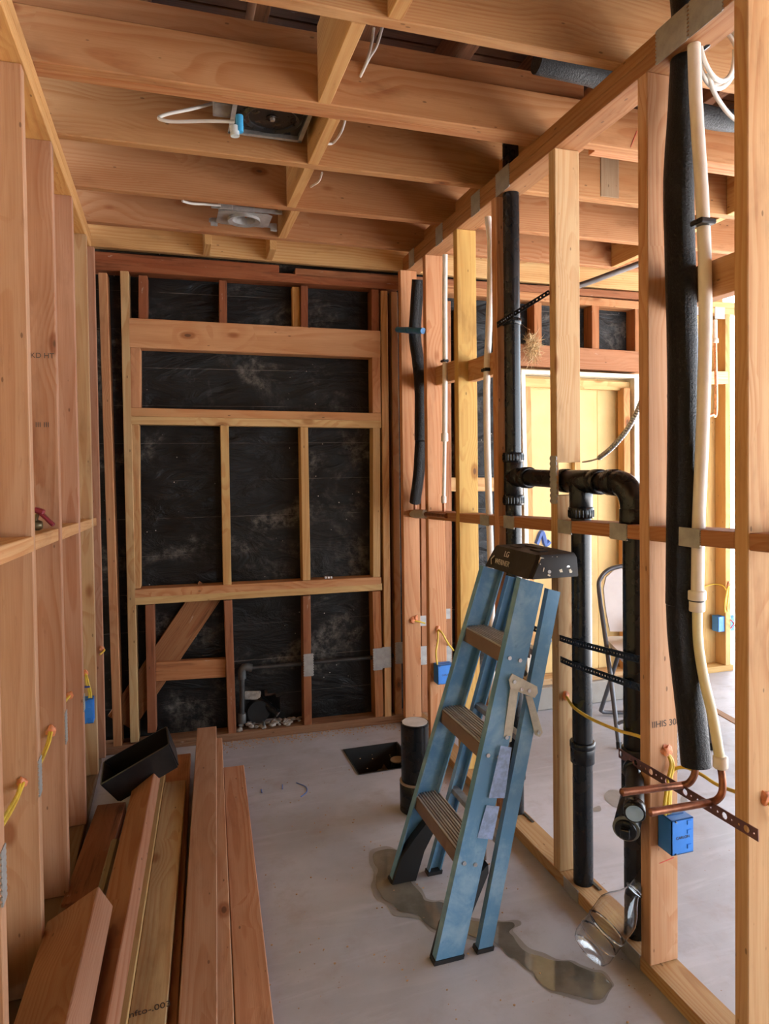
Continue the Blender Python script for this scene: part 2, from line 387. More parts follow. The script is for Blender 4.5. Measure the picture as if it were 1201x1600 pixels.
for q in b.verts:
    q.co = Vector((x0+(q.co.x+.5)*(x1-x0), y0+(q.co.y+.5)*(y1-y0), -.13+.05*noise.noise(Vector((q.co.x*6, q.co.y*6, 3)))+.02*noise.noise(Vector((q.co.x*17, q.co.y*17, 5)))))
bm_obj('pit_dirt', b, DIRT, floor, smooth=40)
# seam with a weathered wood strip in the slab of the neighbouring room
a, c = px(1092, 1096, Z=0), px(1156, 1132, Z=0)
dr = (c-a).normalized()
board('expansion_strip', a-dr*.4+UPZ*.003, c+dr*1.2+UPZ*.003, .05, .02, UPZ, OLDWOOD, floor, (.34, .22, .13, 1))

# ---- right stud wall
wall_right = empty('wall_right', (XR, 2, 0)); structure(wall_right)
board('bottom_plate', (XR+.0445, -.6, .038), (XR+.0445, bwy(XR)-.002, .038), .089, .038, UPZ, WOOD, wall_right, (.50, .33, .155, 1))
board('top_plate', (XR+.0445, -.6, ZP+.038), (XR+.0445, bwy(XR)-.005, ZP+.038), .089, .038, UPZ, WOOD, wall_right, (.40, .21, .09, 1))  # both top plates coloured darker to paint in the shade on their inner face
board('top_plate', (XR+.0445, -.6, ZP+.077), (XR+.0445, bwy(XR)-.005, ZP+.077), .089, .038, UPZ, WOOD, wall_right, (.40, .21, .09, 1))
SY = {}
for k, (q, col) in {'a': ((1168, 600), (.66, .42, .165, 1)), 'b': ((1013, 800), (.62, .35, .165, 1)), 'c': ((874, 1363), (.62, .42, .20, 1)),
                    'd': ((778, 750), PINK), 'e': ((717, 750), YELLOW), 'f': ((668, 750), PINK)}.items():
    SY[k] = px(*q, X=XR).y
SY['z'] = .74; SY['y'] = .33
for k, y in SY.items():
    col = {'a': (.62, .38, .18, 1), 'b': (.60, .355, .195, 1), 'c': (.60, .41, .21, 1), 'e': YELLOW}.get(k, PINK)
    if k == 'c':                                       # cut through for the drain pipe
        zn = px(908, 752, X=XR+.0445).z+.004
        board('stud', (XR+.0445, y, .039), (XR+.0445, y, zn-.05), .089, .038, DN, WOOD, wall_right, col)
        board('stud', (XR+.0445, y, zn+.055), (XR+.0445, y, ZP), .089, .038, DN, WOOD, wall_right, col)
        board('stud_rib', (XR+.004, y, zn-.052), (XR+.004, y, zn+.057), .008, .038, DN, WOOD, wall_right, col)
    else: board('stud', (XR+.0445, y, .039), (XR+.0445, y, ZP), .089, .038, DN, WOOD, wall_right, col)
p7 = px(626, 500, Y=3.32)
board('stud', (p7.x+.0445, 3.32, .039), (p7.x+.0445, 3.32, ZP), .089, .038, DN, WOOD, wall_right, PINK)
SY['g'] = 3.32
def rail_z(y): return 1.21-(y-1.18)*.0385              # top of the flat blocking row
order = [('g', 'f'), ('f', 'e'), ('e', 'd'), ('d', 'c'), ('c', 'b'), ('b', 'a'), ('a', 'z'), ('z', 'y')]
for far, near in order:
    ya, yb = SY[far]-.001, SY[near]+.039
    board('blocking', (XR+.0445, ya, rail_z(ya)), (XR+.0445, yb, rail_z(yb)), .089, .038, UPZ, WOOD, wall_right, (.46, .225, .105, 1))
for far, near, za, zb in (('g', 'f', 1.79, 1.79), ('f', 'e', 1.785, 1.785), ('e', 'd', 1.76, 1.76), ('b', 'a', 1.80, 1.80)):
    ya, yb = SY[far]-.001, SY[near]+.039
    xb_ = XR+.062 if near == 'a' else XR+.046
    board('backing_block', (xb_, ya, za), (xb_, yb, zb), .089, .038, (-1, 0, 0), WOOD, wall_right, (.55, .30, .135, 1))
PLATE = {}
def nail_plate(parent, c, w, h, n, up=UPZ, mat=None):
    """steel guard plate, w wide and h tall, on a face with normal n"""
    c, n = Vector(c), Vector(n).normalized()
    R = frame(n.cross(Vector(up)) * -1 if abs(n.dot(Vector(up))) < .9 else Vector((1, 0, 0)), n)
    key = (round(w, 3), round(h, 3))
    M = Matrix.Translation(c+n*.0012) @ R
    if key in PLATE:
        o = bpy.data.objects.new('nail_plate', PLATE[key]); link(o, parent); set_world(o, M)
    else:
        b = box_bm(w, h, .0022, .0006); nk = 9
        for sx in (-1, 1):                              # pressed teeth give the short edges a ragged line
            for k in range(nk):
                box_bm(.0035, h/nk*.55, .003, 0, 1, b, (sx*(w/2+.0012), -h/2+(k+.5)*h/nk, -.0004))
        o = bm_obj('nail_plate', b, mat or GALV, parent, M); PLATE[key] = o.data
    return o
for x, y, w, h in ((757, 808, .075, .042), (795, 816, .075, .046), (882, 824, .072, .043), (966, 834, .072, .046), (1075, 846, .075, .046)):
    p = px(x, y, X=XR); nail_plate(wall_right, (XR, p.y, rail_z(p.y)-.02), w, h, (-1, 0, 0))
for x, y, w in ((1049, 76, .105), (1102, 18, .10), (785, 295, .10), (743, 330, .075), (686, 368, .075), (643, 412, .07)):
    p = px(x, y, X=XR); nail_plate(wall_right, (XR, p.y, ZP+.036), w, .085, (-1, 0, 0))
nail_plate(wall_right, (XR, SY['c']+.019, zn), .034, .155, (-1, 0, 0))
for x, y in ((892, 1385), (985, 1482)):
    p = px(x, y, X=XR); nail_plate(wall_right, (XR, p.y, .0215), .075, .042, (-1, 0, 0))
p = px(1056, 1175, Y=SY['b']); nail_plate(wall_right, (XR+.089, SY['b']+.019, p.z), .032, .12, (1, 0, 0))

# ---- left stud wall
wall_left = empty('wall_left', (XL, 2, 0)); structure(wall_left)
board('bottom_plate', (XL-.0445, -.6, .038), (XL-.0445, 3.38, .038), .089, .038, UPZ, WOOD, wall_left, (.20, .13, .075, 1))  # plate colour darkened to stand in for the shadow at the wall foot
for z in (ZP+.038, ZP+.077):
    board('top_plate', (XL-.0445+.003, -.6, z), (XL-.0445+.003, 3.40, z), .089, .038, UPZ, WOOD, wall_left, (.62, .36, .135, 1))
LS = [(.64, XL, PINK), (1.05, XL, PINK), (1.462, XL, (.60, .34, .16, 1)), (1.877, XL-.003, (.60, .36, .175, 1)), (2.292, XL+.002, (.57, .325, .165, 1)), (2.73, XL+.004, (.58, .33, .18, 1)),
      (3.16, XL+.006, (.60, .41, .19, 1)), (3.33, XL+.021, (.55, .30, .155, 1))]
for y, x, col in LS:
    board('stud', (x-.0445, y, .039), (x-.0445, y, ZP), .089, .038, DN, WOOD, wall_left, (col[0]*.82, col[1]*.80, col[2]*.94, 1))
def lrail(y): return 1.215-(y-1.5)*.04
for (ya, xa, _), (yb, xb, _) in zip(LS, LS[1:]):
    a, c = ya+.039, yb-.001
    board('blocking', (xa-.0445, a, lrail(a)), (xa-.0445, c, lrail(c)), .089, .038, UPZ, WOOD, wall_left, (.60, .345, .155, 1))
box('light_block_sheathing', (XL-.11, 1.4, 1.22), (.012, 4.2, 2.44), PLY, wall_left)  # unseen panel added outside the studs to block light
for x, y, h, k in ((61, 1215, .095, 3), (102, 1138, .10, 4), (149, 1048, .06, 5), (12, 1350, .11, 2)):
    yy, xx, _ = LS[k]; p = px(x, y, X=xx); nail_plate(wall_left, (xx, yy+.019, p.z), .034, h, (1, 0, 0))

# ---- back wall: old redwood framing, tar felt on sheathing, new window infill
wall_back = empty('wall_back', (.4, bwy(.4), 0)); structure(wall_back)
def bvert(name, xa, ya, xb, yb, w, t=.089, off=0, mat=None, col=None):
    """upright in the back wall: pixel of its top centre and bottom centre"""
    return board(name, bw(xa, ya, off), bw(xb, yb, off), w, t, BN, mat or WOOD, wall_back, col)
bvert_old = dict(mat=OLDWOOD, off=.004)
def bhor(name, xa, ya, xb, yb, w, t=.089, off=0, mat=None, col=None):
    return board(name, bw(xa, ya, off), bw(xb, yb, off), w, t, BN, mat or WOOD, wall_back, col)
HX, HZ = bw(410, 1108, .094).x, bw(410, 1108, .094).z
# felt as a gently wrinkled sheet lapped in horizontal courses over the boards
b = bmesh.new(); nx, nz = 150, 120; X0, X1, Z0, Z1 = -.5, 2.70, -.02, 2.5; g = []
for j in range(nz+1):
    row = []
    for i in range(nx+1):
        X = X0+(X1-X0)*i/nx; Z = Z0+(Z1-Z0)*j/nz
        w = .006*noise.noise(Vector((X*3, Z*5, 1.7)))+.004*noise.noise(Vector((X*9, Z*16, 4.2)))+.003*((Z*5.4) % 1.0)
        row.append(b.verts.new((X, bwy(X, .094)-w, Z)))
    g.append(row)
for j in range(nz):
    for i in range(nx):
        X = X0+(X1-X0)*(i+.5)/nx; Z = Z0+(Z1-Z0)*(j+.5)/nz
        if (X-HX)**2/.0085+(Z-HZ)**2/.0085 < 1.0+.5*noise.noise(Vector((X*14, Z*14, 0))): continue      # torn hole for the drain
        if 1.86 < X < 2.52 and .16 < Z < 1.86: continue                                                        # old window of the next room
        b.faces.new((g[j][i], g[j][i+1], g[j+1][i+1], g[j+1][i]))
bm_obj('tar_felt', b, FELT, wall_back, smooth=60)
for j in range(13):                                     # board sheathing behind the felt
    z = -.02+j*.196
    if 0 < j: 
        for xa, xb in ((-.55, .20), (.45, 1.85), (2.53, 2.72)) if j < 2 else ((-.55, 1.85), (2.53, 2.72)) if j < 10 else ((-.55, 2.72),):
            board('sheathing_board', (xa, bwy(xa, .112), z+.09), (xb, bwy(xb, .112), z+.09), .188, .02, BN, OLDWOOD, wall_back, (.11, .06, .04, 1))
# sole plate and old top plates
board('sole_plate', (-.42, bwy(-.42, .0445), .040), (1.34, bwy(1.34, .0445), .040), .092, .040, UPZ, OLDWOOD, wall_back, (.30, .17, .095, 1))
board('sole_plate', (1.36, bwy(1.36, .0445), .040), (1.86, bwy(1.86, .0445), .040), .092, .040, UPZ, OLDWOOD, wall_back, (.34, .19, .10, 1))
OT = dict(mat=OLDWOOD, col=(.32, .115, .045, 1))
bhor('old_top_plate', 140, 398.5, 436, 420.5, .040, .092, **OT)
bhor('old_top_plate', 461, 425, 1012, 463, .040, .092, mat=OLDWOOD, col=(.33, .14, .06, 1))
bhor('old_top_plate', 140, 412.5, 623, 446, .044, .092, **OT)
bhor('old_top_plate', 640, 447, 1012, 478, .044, .092, mat=OLDWOOD, col=(.50, .26, .11, 1))
# corner stud and king studs
bvert('stud', 160, 426, 184, 1172, .038, col=(.58, .30, .135, 1))
bvert('king_stud', 194, 423, 210, 1160, .038, col=(.60, .42, .20, 1))
bvert('king_stud', 600, 454, 606.5, 1129, .036, col=(.66, .40, .18, 1))
bvert('stud', 616, 456, 623, 1127, .034, .089, .01, col=(.50, .27, .13, 1))
# header, trimmers
bhor('header', 201.5, 519.5, 594.5, 538, .139, .089, col=(.66, .37, .18, 1))
bvert('trimmer', 211, 543, 211.5, 637, .044, col=PINK); bvert('trimmer', 587.5, 558, 588.5, 645, .044, col=PINK)
bhor('double_plate', 202, 643.5, 595.5, 651.5, .040, col=(.62, .34, .15, 1))
bhor('double_plate', 202, 656.5, 595.5, 663, .038, col=(.66, .46, .21, 1))
bvert('trimmer', 210, 663, 212.5, 920, .040, .075, .004, col=(.62, .38, .17, 1)); bvert('trimmer', 588, 667, 588.5, 902, .040, .075, .004, col=(.62, .42, .19, 1))
bvert('cripple', 350.5, 664, 355, 914, .040, col=(.60, .40, .16, 1)); bvert('cripple', 475, 667, 479, 907, .040, col=(.60, .38, .155, 1))
bhor('sill_plate', 207, 928, 595.5, 907.5, .040, col=(.60, .32, .145, 1))
bhor('sill_plate', 207.5, 940, 597, 917, .036, col=(.66, .47, .21, 1))
# old cripples over the header, old studs below the sill
for xa, ya, xb, yb, w, c in ((223, 430, 223, 498, .040, OLD), (348, 438, 348.5, 505, .038, OLD), (475.5, 446, 475.5, 512, .036, OLD), (586, 452, 586.5, 519, .040, OLD),
                             (233.5, 945, 237, 1145, .040, (.30, .12, .055, 1)), (356, 938, 363, 1154, .040, (.33, .14, .065, 1)), (479, 931, 481, 1142, .040, (.32, .135, .06, 1)), (588, 924, 593, 1130, .044, (.46, .21, .085, 1))):
    bvert('old_stud', xa, ya, xb, yb, w, .088, .004, OLDWOOD, c)
bvert('cripple', 462, 448, 463, 512, .038, .05, .03, col=(.60, .33, .10, 1))
bhor('old_block', 243, 1050, 353, 1044, .092, .04, .03, OLDWOOD, (.50, .235, .10, 1))
a, c = bw(330, 920, .052), bw(188, 1130, .052)
board('diagonal_brace', a, c, .14, .02, BN, OLDWOOD, wall_back, (.33, .155, .065, 1))
for x, y, h in ((597-7, 1030, .115), (603.5, 1027, .11), (482, 1039, .115)):
    p = bw(x, y); nail_plate(wall_back, p, .046, h, BN)
p = bw(624, 1020, .01); nail_plate(wall_back, p, .042, .115, BN)
# studs of the next room's back wall that show between the right wall studs
for x, ya, yb in ((661, 470, 1120), (699, 470, 1115), (722, 480, 1110)):
    bvert('old_stud', x, ya, x+3, yb, .036, .088, .004, OLDWOOD, (.44, .21, .10, 1))
for x, y, h in ((661, 1024, .10), (700, 1022, .09), (698, 959, .055), (660, 970, .055)):
    p = bw(x, y, .004); nail_plate(wall_back, p, .034, h, BN)
bhor('ledger_block', 700, 757, 772, 757, .075, .03, .02, col=(.66, .44, .20, 1))
# --- next room: old header, window opening closed with a yellow board
for x, w, c in ((840, .046, (.42, .19, .075, 1)), (930, .046, (.46, .21, .085, 1)), (997, .044, (.46, .22, .09, 1)), (795, .04, OLD)):
    bvert('old_stud', x, 472, x+.5, 556, w, .088, .004, OLDWOOD, c)
bhor('old_header', 790, 553, 1012, 566, .12, .088, mat=OLDWOOD, col=(.42, .20, .095, 1))
def jamb(xa, ya, xb, yb, w, t, off): return board('painted_jamb', bw(xa, ya, off), bw(xb, yb, off), w, t, BN, PAINT, wall_back)
jamb(817, 578, 828, 1090, .026, .10, -.01); jamb(996, 584, 998, 1090, .045, .10, -.01); jamb(814, 580, 1000, 588, .022, .10, -.012)
bhor('infill_plate', 818, 597, 992, 604, .05, .03, .03, col=(.72, .52, .22, 1))
bvert('infill_stud', 825, 604, 833, 1068, .034, .03, .03, col=(.66, .42, .18, 1)); bvert('infill_stud', 979, 606, 982, 1068, .042, .06, .0, col=(.64, .36, .14, 1))
bvert('infill_stud', 901, 606, 906, 1068, .038, .03, .045, col=(.66, .46, .20, 1))
a, c = bw(800, 588, .09), bw(1010, 1090, .09)
for i in range(2):
    xa = a.x+(c.x-a.x)*i*.62; xb = a.x+(c.x-a.x)*(.62 if i == 0 else 1)-.003
    board('yellow_panel', ((xa+xb)/2, bwy((xa+xb)/2, .085), .12), ((xa+xb)/2, bwy((xa+xb)/2, .085), 1.90), xb-xa, .012, BN, PLY, wall_back)
box('concrete_curb', (2.18, bwy(2.18, .02), .062), (.72, .14, .124), CONCRETE_RAW, wall_back, .006)
board('sole_plate', (1.84, bwy(1.84, .03), .158), (2.54, bwy(2.54, .03), .158), .10, .034, UPZ, OLDWOOD, wall_back, (.62, .42, .22, 1))
# rim board over the old plates
a, c = bw(130, 383.5), bw(1012, 455.5)
board('rim_joist', a+UPZ*.10, c+UPZ*.10, .20, .038, BN, WOOD, wall_back, (.66, .44, .19, 1))

# ---- far wall of the addition beyond the next room
wall_far = empty('wall_far', (3.2, 3.5, 0)); structure(wall_far)
FY = 3.50
def fw(x, y, off=0): return px(x, y, Y=FY+off)
board('bottom_plate', (2.62, FY+.0445, .038), (3.46, FY+.0445, .038), .089, .038, UPZ, WOOD, wall_far, (.64, .46, .19, 1))
zt = fw(1120, 490).z
for k in (0, 1): board('top_plate', (2.62, FY, zt+.019+k*.039), (3.50, FY, zt+.019+k*.039), .038, .089, DN, WOOD, wall_far, PALE)
for x in (fw(1137, 700).x, 2.64, 2.95): board('stud', (x, FY, .039), (x, FY, zt), .040, .089, DN, WOOD, wall_far, (.64, .42, .17, 1))
for k in range(3): board('plywood_panel', (2.60+k*.29+.143, FY+.09, .02), (2.60+k*.29+.143, FY+.09, 2.7), .284, .012, DN, WOOD, wall_far, (.70, .50, .20, 1))
board('backing_block', fw(1070, 590, -.002), fw(1137.5, 590, -.002), .08, .03, DN, WOOD, wall_far, (.74, .58, .32, 1))
p = fw(1124, 489); nail_plate(wall_far, (p.x, FY, p.z), .075, .075, DN); p = fw(1092, 486); nail_plate(wall_far, (p.x, FY, p.z), .05, .05, DN)

# ---- unseen walls behind and beside the camera, added to cut the light there
shade_wall_behind = empty('shade_wall_behind', (0, -2.6, 0)); structure(shade_wall_behind)
for k in range(5): board('plywood_panel', (-2.4+k*.9, -2.6, 0), (-2.4+k*.9, -2.6, 2.8), .895, .02, (0, 1, 0), WOOD, shade_wall_behind, (.62, .42, .19, 1))
for k in range(2): board('plywood_panel', (XR+.05, -2.15+k*.9, 0), (XR+.05, -2.15+k*.9, 2.8), .895, .02, (-1, 0, 0), WOOD, shade_wall_behind, (.62, .42, .19, 1))
shade_wall_side = empty('shade_wall_side', (-.45, -1, 0)); structure(shade_wall_side)
for k in range(3): board('plywood_panel', (-.45, -2.15+k*.9, 0), (-.45, -2.15+k*.9, 2.8), .895, .02, (1, 0, 0), WOOD, shade_wall_side, (.62, .40, .19, 1))

# ---- ceiling: joists, blocking, rafters and the roof boards
ceiling = empty('ceiling', (.4, 2, 2.44)); structure(ceiling)
ZJ = 2.44
JY = [-.10, .32, .74, 1.158, 1.578, 2.002, 2.415, 2.838, 3.232]
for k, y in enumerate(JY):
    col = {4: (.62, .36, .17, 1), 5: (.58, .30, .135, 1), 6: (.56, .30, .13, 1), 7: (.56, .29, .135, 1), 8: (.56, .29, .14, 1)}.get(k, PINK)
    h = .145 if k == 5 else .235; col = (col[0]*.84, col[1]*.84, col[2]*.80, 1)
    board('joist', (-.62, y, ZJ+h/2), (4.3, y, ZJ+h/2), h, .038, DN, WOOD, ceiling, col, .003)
board('sistered_joist', (-.62, 2.042, ZJ+.117), (1.38, 2.042, ZJ+.117), .234, .038, DN, WOOD, ceiling, (.50, .25, .11, 1))
board('sistered_joist', (1.42, 2.042, ZJ+.075), (4.3, 2.042, ZJ+.075), .15, .038, DN, WOOD, ceiling, PINK)
def cblock(x, k, h=.16, col=None, w=.038):
    ya, yb = JY[k]+.039, JY[k+1]-.001
    if k == 5: ya = 2.081
    board('blocking', (x, ya, ZJ+h/2), (x, yb, ZJ+h/2), h, w, (-1, 0, 0), WOOD, ceiling, col or (.60, .36, .145, 1))
cblock(.44, 4, .225); cblock(.49, 5, .225); cblock(.485, 6, .225); cblock(.51, 7, .225); cblock(.52, 3, .225)
for x in (.155, .455):
    board('blocking', (x+.02, JY[8]+.04, 2.395+.06), (x+.02, bwy(x)-.002, 2.385+.06), .12, .032, (-1, 0, 0), WOOD, ceiling, (.60, .38, .15, 1))
for k in (5, 6, 7): cblock(1.245, k, .10, (.52, .28, .13, 1))
for k in (3, 4, 5, 6, 7): cblock(2.35, k, .2, PALE)
q = px(953, 262, Y=2.41)
board('block_stub', (q.x, 2.412, ZJ+.22), (q.x, 2.412, px(953, 308, Y=2.41).z), .089, .036, DN, WOOD, ceiling, GREYW)
for k in range(16):                                     # rafters and boards of the old roof above
    x = -.75+k*.34
    board('rafter', (x, -1.2, 2.80), (x, 3.9, 2.80), .14, .045, (-1, 0, 0), OLDWOOD, ceiling, (.26, .12, .055, 1))
box('sun_block_slab', (1.2, .5, 2.93), (8.2, 8.6, .03), ROOFW, ceiling)  # added slab that stops sun leaking through the gaps between roof boards
for k in range(30):
    y = -3.9+k*.29
    board('roof_board', (-2.9, y, 2.885), (5.3, y, 2.885), .283, .018, (0, 0, -1), OLDWOOD, ceiling, (.20, .10, .05, 1))

# ================================================================== THINGS
# ---- blue stepladder, folded and leaning on the right wall
ladder = tag(empty('stepladder', (.75, 1.9, 0)), 'worn blue fibreglass stepladder folded and leaning against the right stud wall', 'ladder')
LU, LV = Vector((.288, 0, .958)).normalized(), Vector((.958, 0, -.288)).normalized()
LB = Vector((.664, 1.908, 0))
SLEN = 1.075                                            # rail length up to the cap
def lp(s, v, y): return LB+LU*s+LV*v+Vector((0, y, 0))
def hw(s): return .205-.068*s/SLEN                      # half width, tapering to the cap
def channel(name, s0, s1, v0, v1, side, fl, th, mat, inset=0, floorcut=False, top_shift=0.0):
    """C-section rail: web on the outside, flanges turned inwards"""
    b = bmesh.new()
    prof = [(v0, 0), (v1, 0), (v1, fl), (v1-th, fl), (v1-th, th), (v0+th, th), (v0+th, fl), (v0, fl)]
    rings = []
    for s in (s0, s1):
        r = []
        for vv, yy in prof:
            if s == s1: vv = vv+top_shift
            y = side*(hw(s)-inset-yy); ss = s
            if s == s0 and floorcut: ss = vv*LV.z/-LU.z     # cut the foot level with the floor
            r.append(b.verts.new(lp(ss, vv, y)))
        rings.append(r)
    for k in range(8): b.faces.new((rings[0][k], rings[0][(k+1) % 8], rings[1][(k+1) % 8], rings[1][k]))
    b.faces.new(rings[0]); b.faces.new(rings[1][::-1])
    return bm_obj(name, b, mat, ladder)
for side in (1, -1):
    channel('front_rail', .004, SLEN, 0, .078, side, .026, .0045, LADDER, 0, True)
    channel('rear_rail', .004, SLEN-.01, .124, .166, side, .022, .004, LADDER, .003, True, -.024)
    # plastic boots: front one wraps up the inside of the rail with an arm to the lowest step
    b = bmesh.new()
    pts = [(0, 0), (.078, 0), (.078, .10), (.105, .22), (.098, .245), (.058, .20), (.03, .15), (.004, .09)]
    w = .034
    def bootpt(vv, ss, yy): 
        base = vv*LV.z/-LU.z
        return lp(max(ss+base, base), vv, side*(hw(ss)-.005-yy))
    A = [b.verts.new(bootpt(vv, ss, 0)) for vv, ss in pts]; B = [b.verts.new(bootpt(vv, ss, w)) for vv, ss in pts]
    for k in range(len(pts)): b.faces.new((A[k], A[(k+1) % len(pts)], B[(k+1) % len(pts)], B[k]))
    b.faces.new(A); b.faces.new(B[::-1])
    bm_obj('front_boot', b, BOOT, ladder)
    for nm, va, vb, ins in (('front_foot_pad', -.003, .081, -.003), ('rear_foot_pad', .121, .169, 0)):
        b = bmesh.new(); q = []
        for dz in (.0, .011):
            q.append([b.verts.new((lambda P: Vector((P.x, P.y, dz)))(lp(vv*LV.z/-LU.z+dz, vv, side*(hw(0)-yy)))) for vv, yy in ((va, ins), (vb, ins), (vb, .032), (va, .032))])
        for k in range(4): b.faces.new((q[0][k], q[0][(k+1) % 4], q[1][(k+1) % 4], q[1][k]))
        b.faces.new(q[0]); b.faces.new(q[1][::-1]); bm_obj(nm, b, BOOT, ladder)
# three ribbed treads between the front rails
for s, lift in ((.292, 0), (.588, 0), (.865, 0)):
    P = lp(s, 0, 0); W2 = hw(s)-.006
    tr = box('step', (P.x+.043, P.y, P.z-.004), (.082, 2*W2, .005), LSTEP, ladder)
    box('step_lip', (P.x+.003, P.y, P.z-.024), (.004, 2*W2, .044), LSTEP, tr); box('step_lip', (P.x+.083, P.y, P.z-.018), (.004, 2*W2, .032), LSTEP, tr)
    for k in range(9):
        wd = .0045 if k % 3 == 0 else .0028
        box('tread_rib', (P.x+.006+k*.0094, P.y, P.z+.0002), (wd, 2*W2-.002, .0045), LRIB, tr)
    for side in (1, -1):                                # diagonal gusset strap under each end
        a = Vector((P.x+.075, P.y+side*(W2-.004), P.z-.085)); c = Vector((P.x+.05, P.y+side*(W2-.07), P.z-.012))
        board('step_brace', a, c, .018, .003, (1, 0, 0), BLACKMETAL, ladder, bev=0)
    for side in (1, -1):
        for dv in (.02, .055):
            q = lp(s-.02, dv, side*(hw(s)+.0015)); tube('rivet', [q, q+Vector((0, side*.003, 0))], .006, RIVET, ladder, 10, False)
# rear horizontal braces
for s in (.33, .62, .87):
    a, c = lp(s, .135, hw(s)-.006), lp(s, .135, -hw(s)+.006)
    board('rear_brace', a+UPZ*.01, c+UPZ*.01, .026, .018, UPZ, GALVD, ladder, bev=.001)
# top cap: moulded black plastic with tapered skirt
CT = lp(SLEN-.02, 0, 0); cz0 = 1.026; cz1 = 1.094
b = bmesh.new(); lo, hi, mid = [], [], []
yc = 1.906
for (xa, ya, lst, z) in ((.150+.012, .150, lo, cz0), (.138, .144, mid, cz1-.010), (.130, .138, hi, cz1)):
    xc = 1.078 if z < cz1-.02 else 1.093
    for sx, sy in ((-1, -1), (1, -1), (1, 1), (-1, 1)):
        lst.append(b.verts.new((xc+sx*xa/2*(1.06 if z < cz1-.02 else 1.0), yc+sy*ya, z-(.012 if sx > 0 else 0)*0)))
for A, B in ((lo, mid), (mid, hi)):
    for k in range(4): b.faces.new((A[k], A[(k+1) % 4], B[(k+1) % 4], B[k]))
b.faces.new(hi); b.faces.new(lo[::-1])
bmesh.ops.bevel(b, geom=[e for e in b.edges if abs(e.verts[0].co.z-e.verts[1].co.z) > .005], offset=.01, segments=2, affect='EDGES')
capo = bm_obj('top_cap', b, LCAP, ladder, smooth=35)
for k, (yo, xo, wy, wx) in enumerate(((.03, .02, .09, .02), (-.05, -.01, .06, .03), (.06, -.03, .05, .018))):
    box('tool_slot', (1.093+xo, yc+yo, cz1+.001), (wx, wy, .005), BOOT, capo, .002)
fx = .994
M = Matrix.Translation((1.005, yc+.07, 1.066)) @ Matrix.Rotation(math.radians(-90), 4, 'Z') @ Matrix.Rotation(math.radians(90-14), 4, 'X')
# lettering on the cap's front skirt
RX = Matrix(((0, 0, -1, 0), (-1, 0, 0, 0), (0, 1, 0, 0), (0, 0, 0, 1)))
tilt = Matrix.Rotation(math.radians(-21), 4, 'X')
def on_cap(y, z): return Matrix.Translation((.992+(z-cz0)*.44-.0025, y, z)) @ RX @ tilt
text('cap_lettering', 'WERNER', .024, on_cap(yc+.035, 1.05), WHITEINK, capo)
text('cap_scribble', 'LG', .026, on_cap(yc+.025, 1.077), CAPW, capo)
bb = bmesh.new()
for (ya, za), (yb, zb) in (((.100, 1.065), (.112, 1.053)), ((.112, 1.053), (.098, 1.038))):
    A = Vector((.992+(za-cz0)*.44-.003, yc+ya, za)); C = Vector((.992+(zb-cz0)*.44-.003, yc+yb, zb))
    tube_bm(bb, [A, C], .0018, 6)
bm_obj('cap_chevron', bb, WHITEINK, capo)
for x_, z_ in ((1.035, 1.075), (1.075, 1.083), (1.125, 1.055), (1.06, 1.045)):
    tube('cap_rivet', [(x_, yc-.147+(z_-cz0)*.20, z_), (x_, yc-.153+(z_-cz0)*.20, z_)], .0055, RIVET, capo, 12, False)
random.seed(21)
for k in range(9):                                      # splashes of old paint
    z_ = random.uniform(1.035, 1.09); x_ = random.uniform(1.01, 1.14)
    q = box('paint_splash', (x_, yc-.1505+(z_-cz0)*.155, z_), (random.uniform(.003, .014), .0016, random.uniform(.004, .022)), PAINT, capo, .0006, Matrix.Rotation(random.uniform(-.6, .6), 4, 'Y'))
# folded spreader on the near rail
NY = LB.y-hw(.75)-.004
def lside(x, y, Y=None): return px(x, y, Y=NY if Y is None else Y)
def flat_bar(name, pts, th, mat, parent):
    b = bmesh.new(); A = [b.verts.new((p.x, p.y, p.z)) for p in pts]; B = [b.verts.new((p.x, p.y-th, p.z)) for p in pts]; m = len(pts)
    for k in range(m): b.faces.new((A[k], A[(k+1) % m], B[(k+1) % m], B[k]))
    b.faces.new(A); b.faces.new(B[::-1]); return bm_obj(name, b, mat, parent)
sp = flat_bar('spreader', [lside(x, y, NY-.004) for x, y in ((794, 1062), (799, 1052), (838, 1072), (839, 1082), (834, 1090), (797, 1076))], .004, BRASS, ladder)
flat_bar('spreader_arm', [lside(x, y, NY-.001) for x, y in ((797, 1072), (809, 1076), (798, 1158), (791, 1161), (785, 1156))], .003, BRASS, sp)
flat_bar('spreader_arm', [lside(x, y, NY-.001) for x, y in ((820, 1086), (831, 1089), (847, 1144), (842, 1151), (835, 1148))], .003, BRASS, sp)
for x, y in ((803, 1065), (826, 1079), (791, 1152), (841, 1144), (814, 1077)):
    q = lside(x, y, NY-.007); tube('rivet', [q, q+Vector((0, -.004, 0))], .0055, RIVET, sp, 10, False)
# faded stickers on the near front rail
for pts in (((782, 1165), (799, 1168), (788, 1247), (763, 1247)), ((760, 1258), (780, 1260), (769, 1312), (745, 1309))):
    q = [px(x, y, Y=LB.y-hw(.35)-.0008) for x, y in pts]; flat_bar('sticker', q, .0006, STICK, ladder)

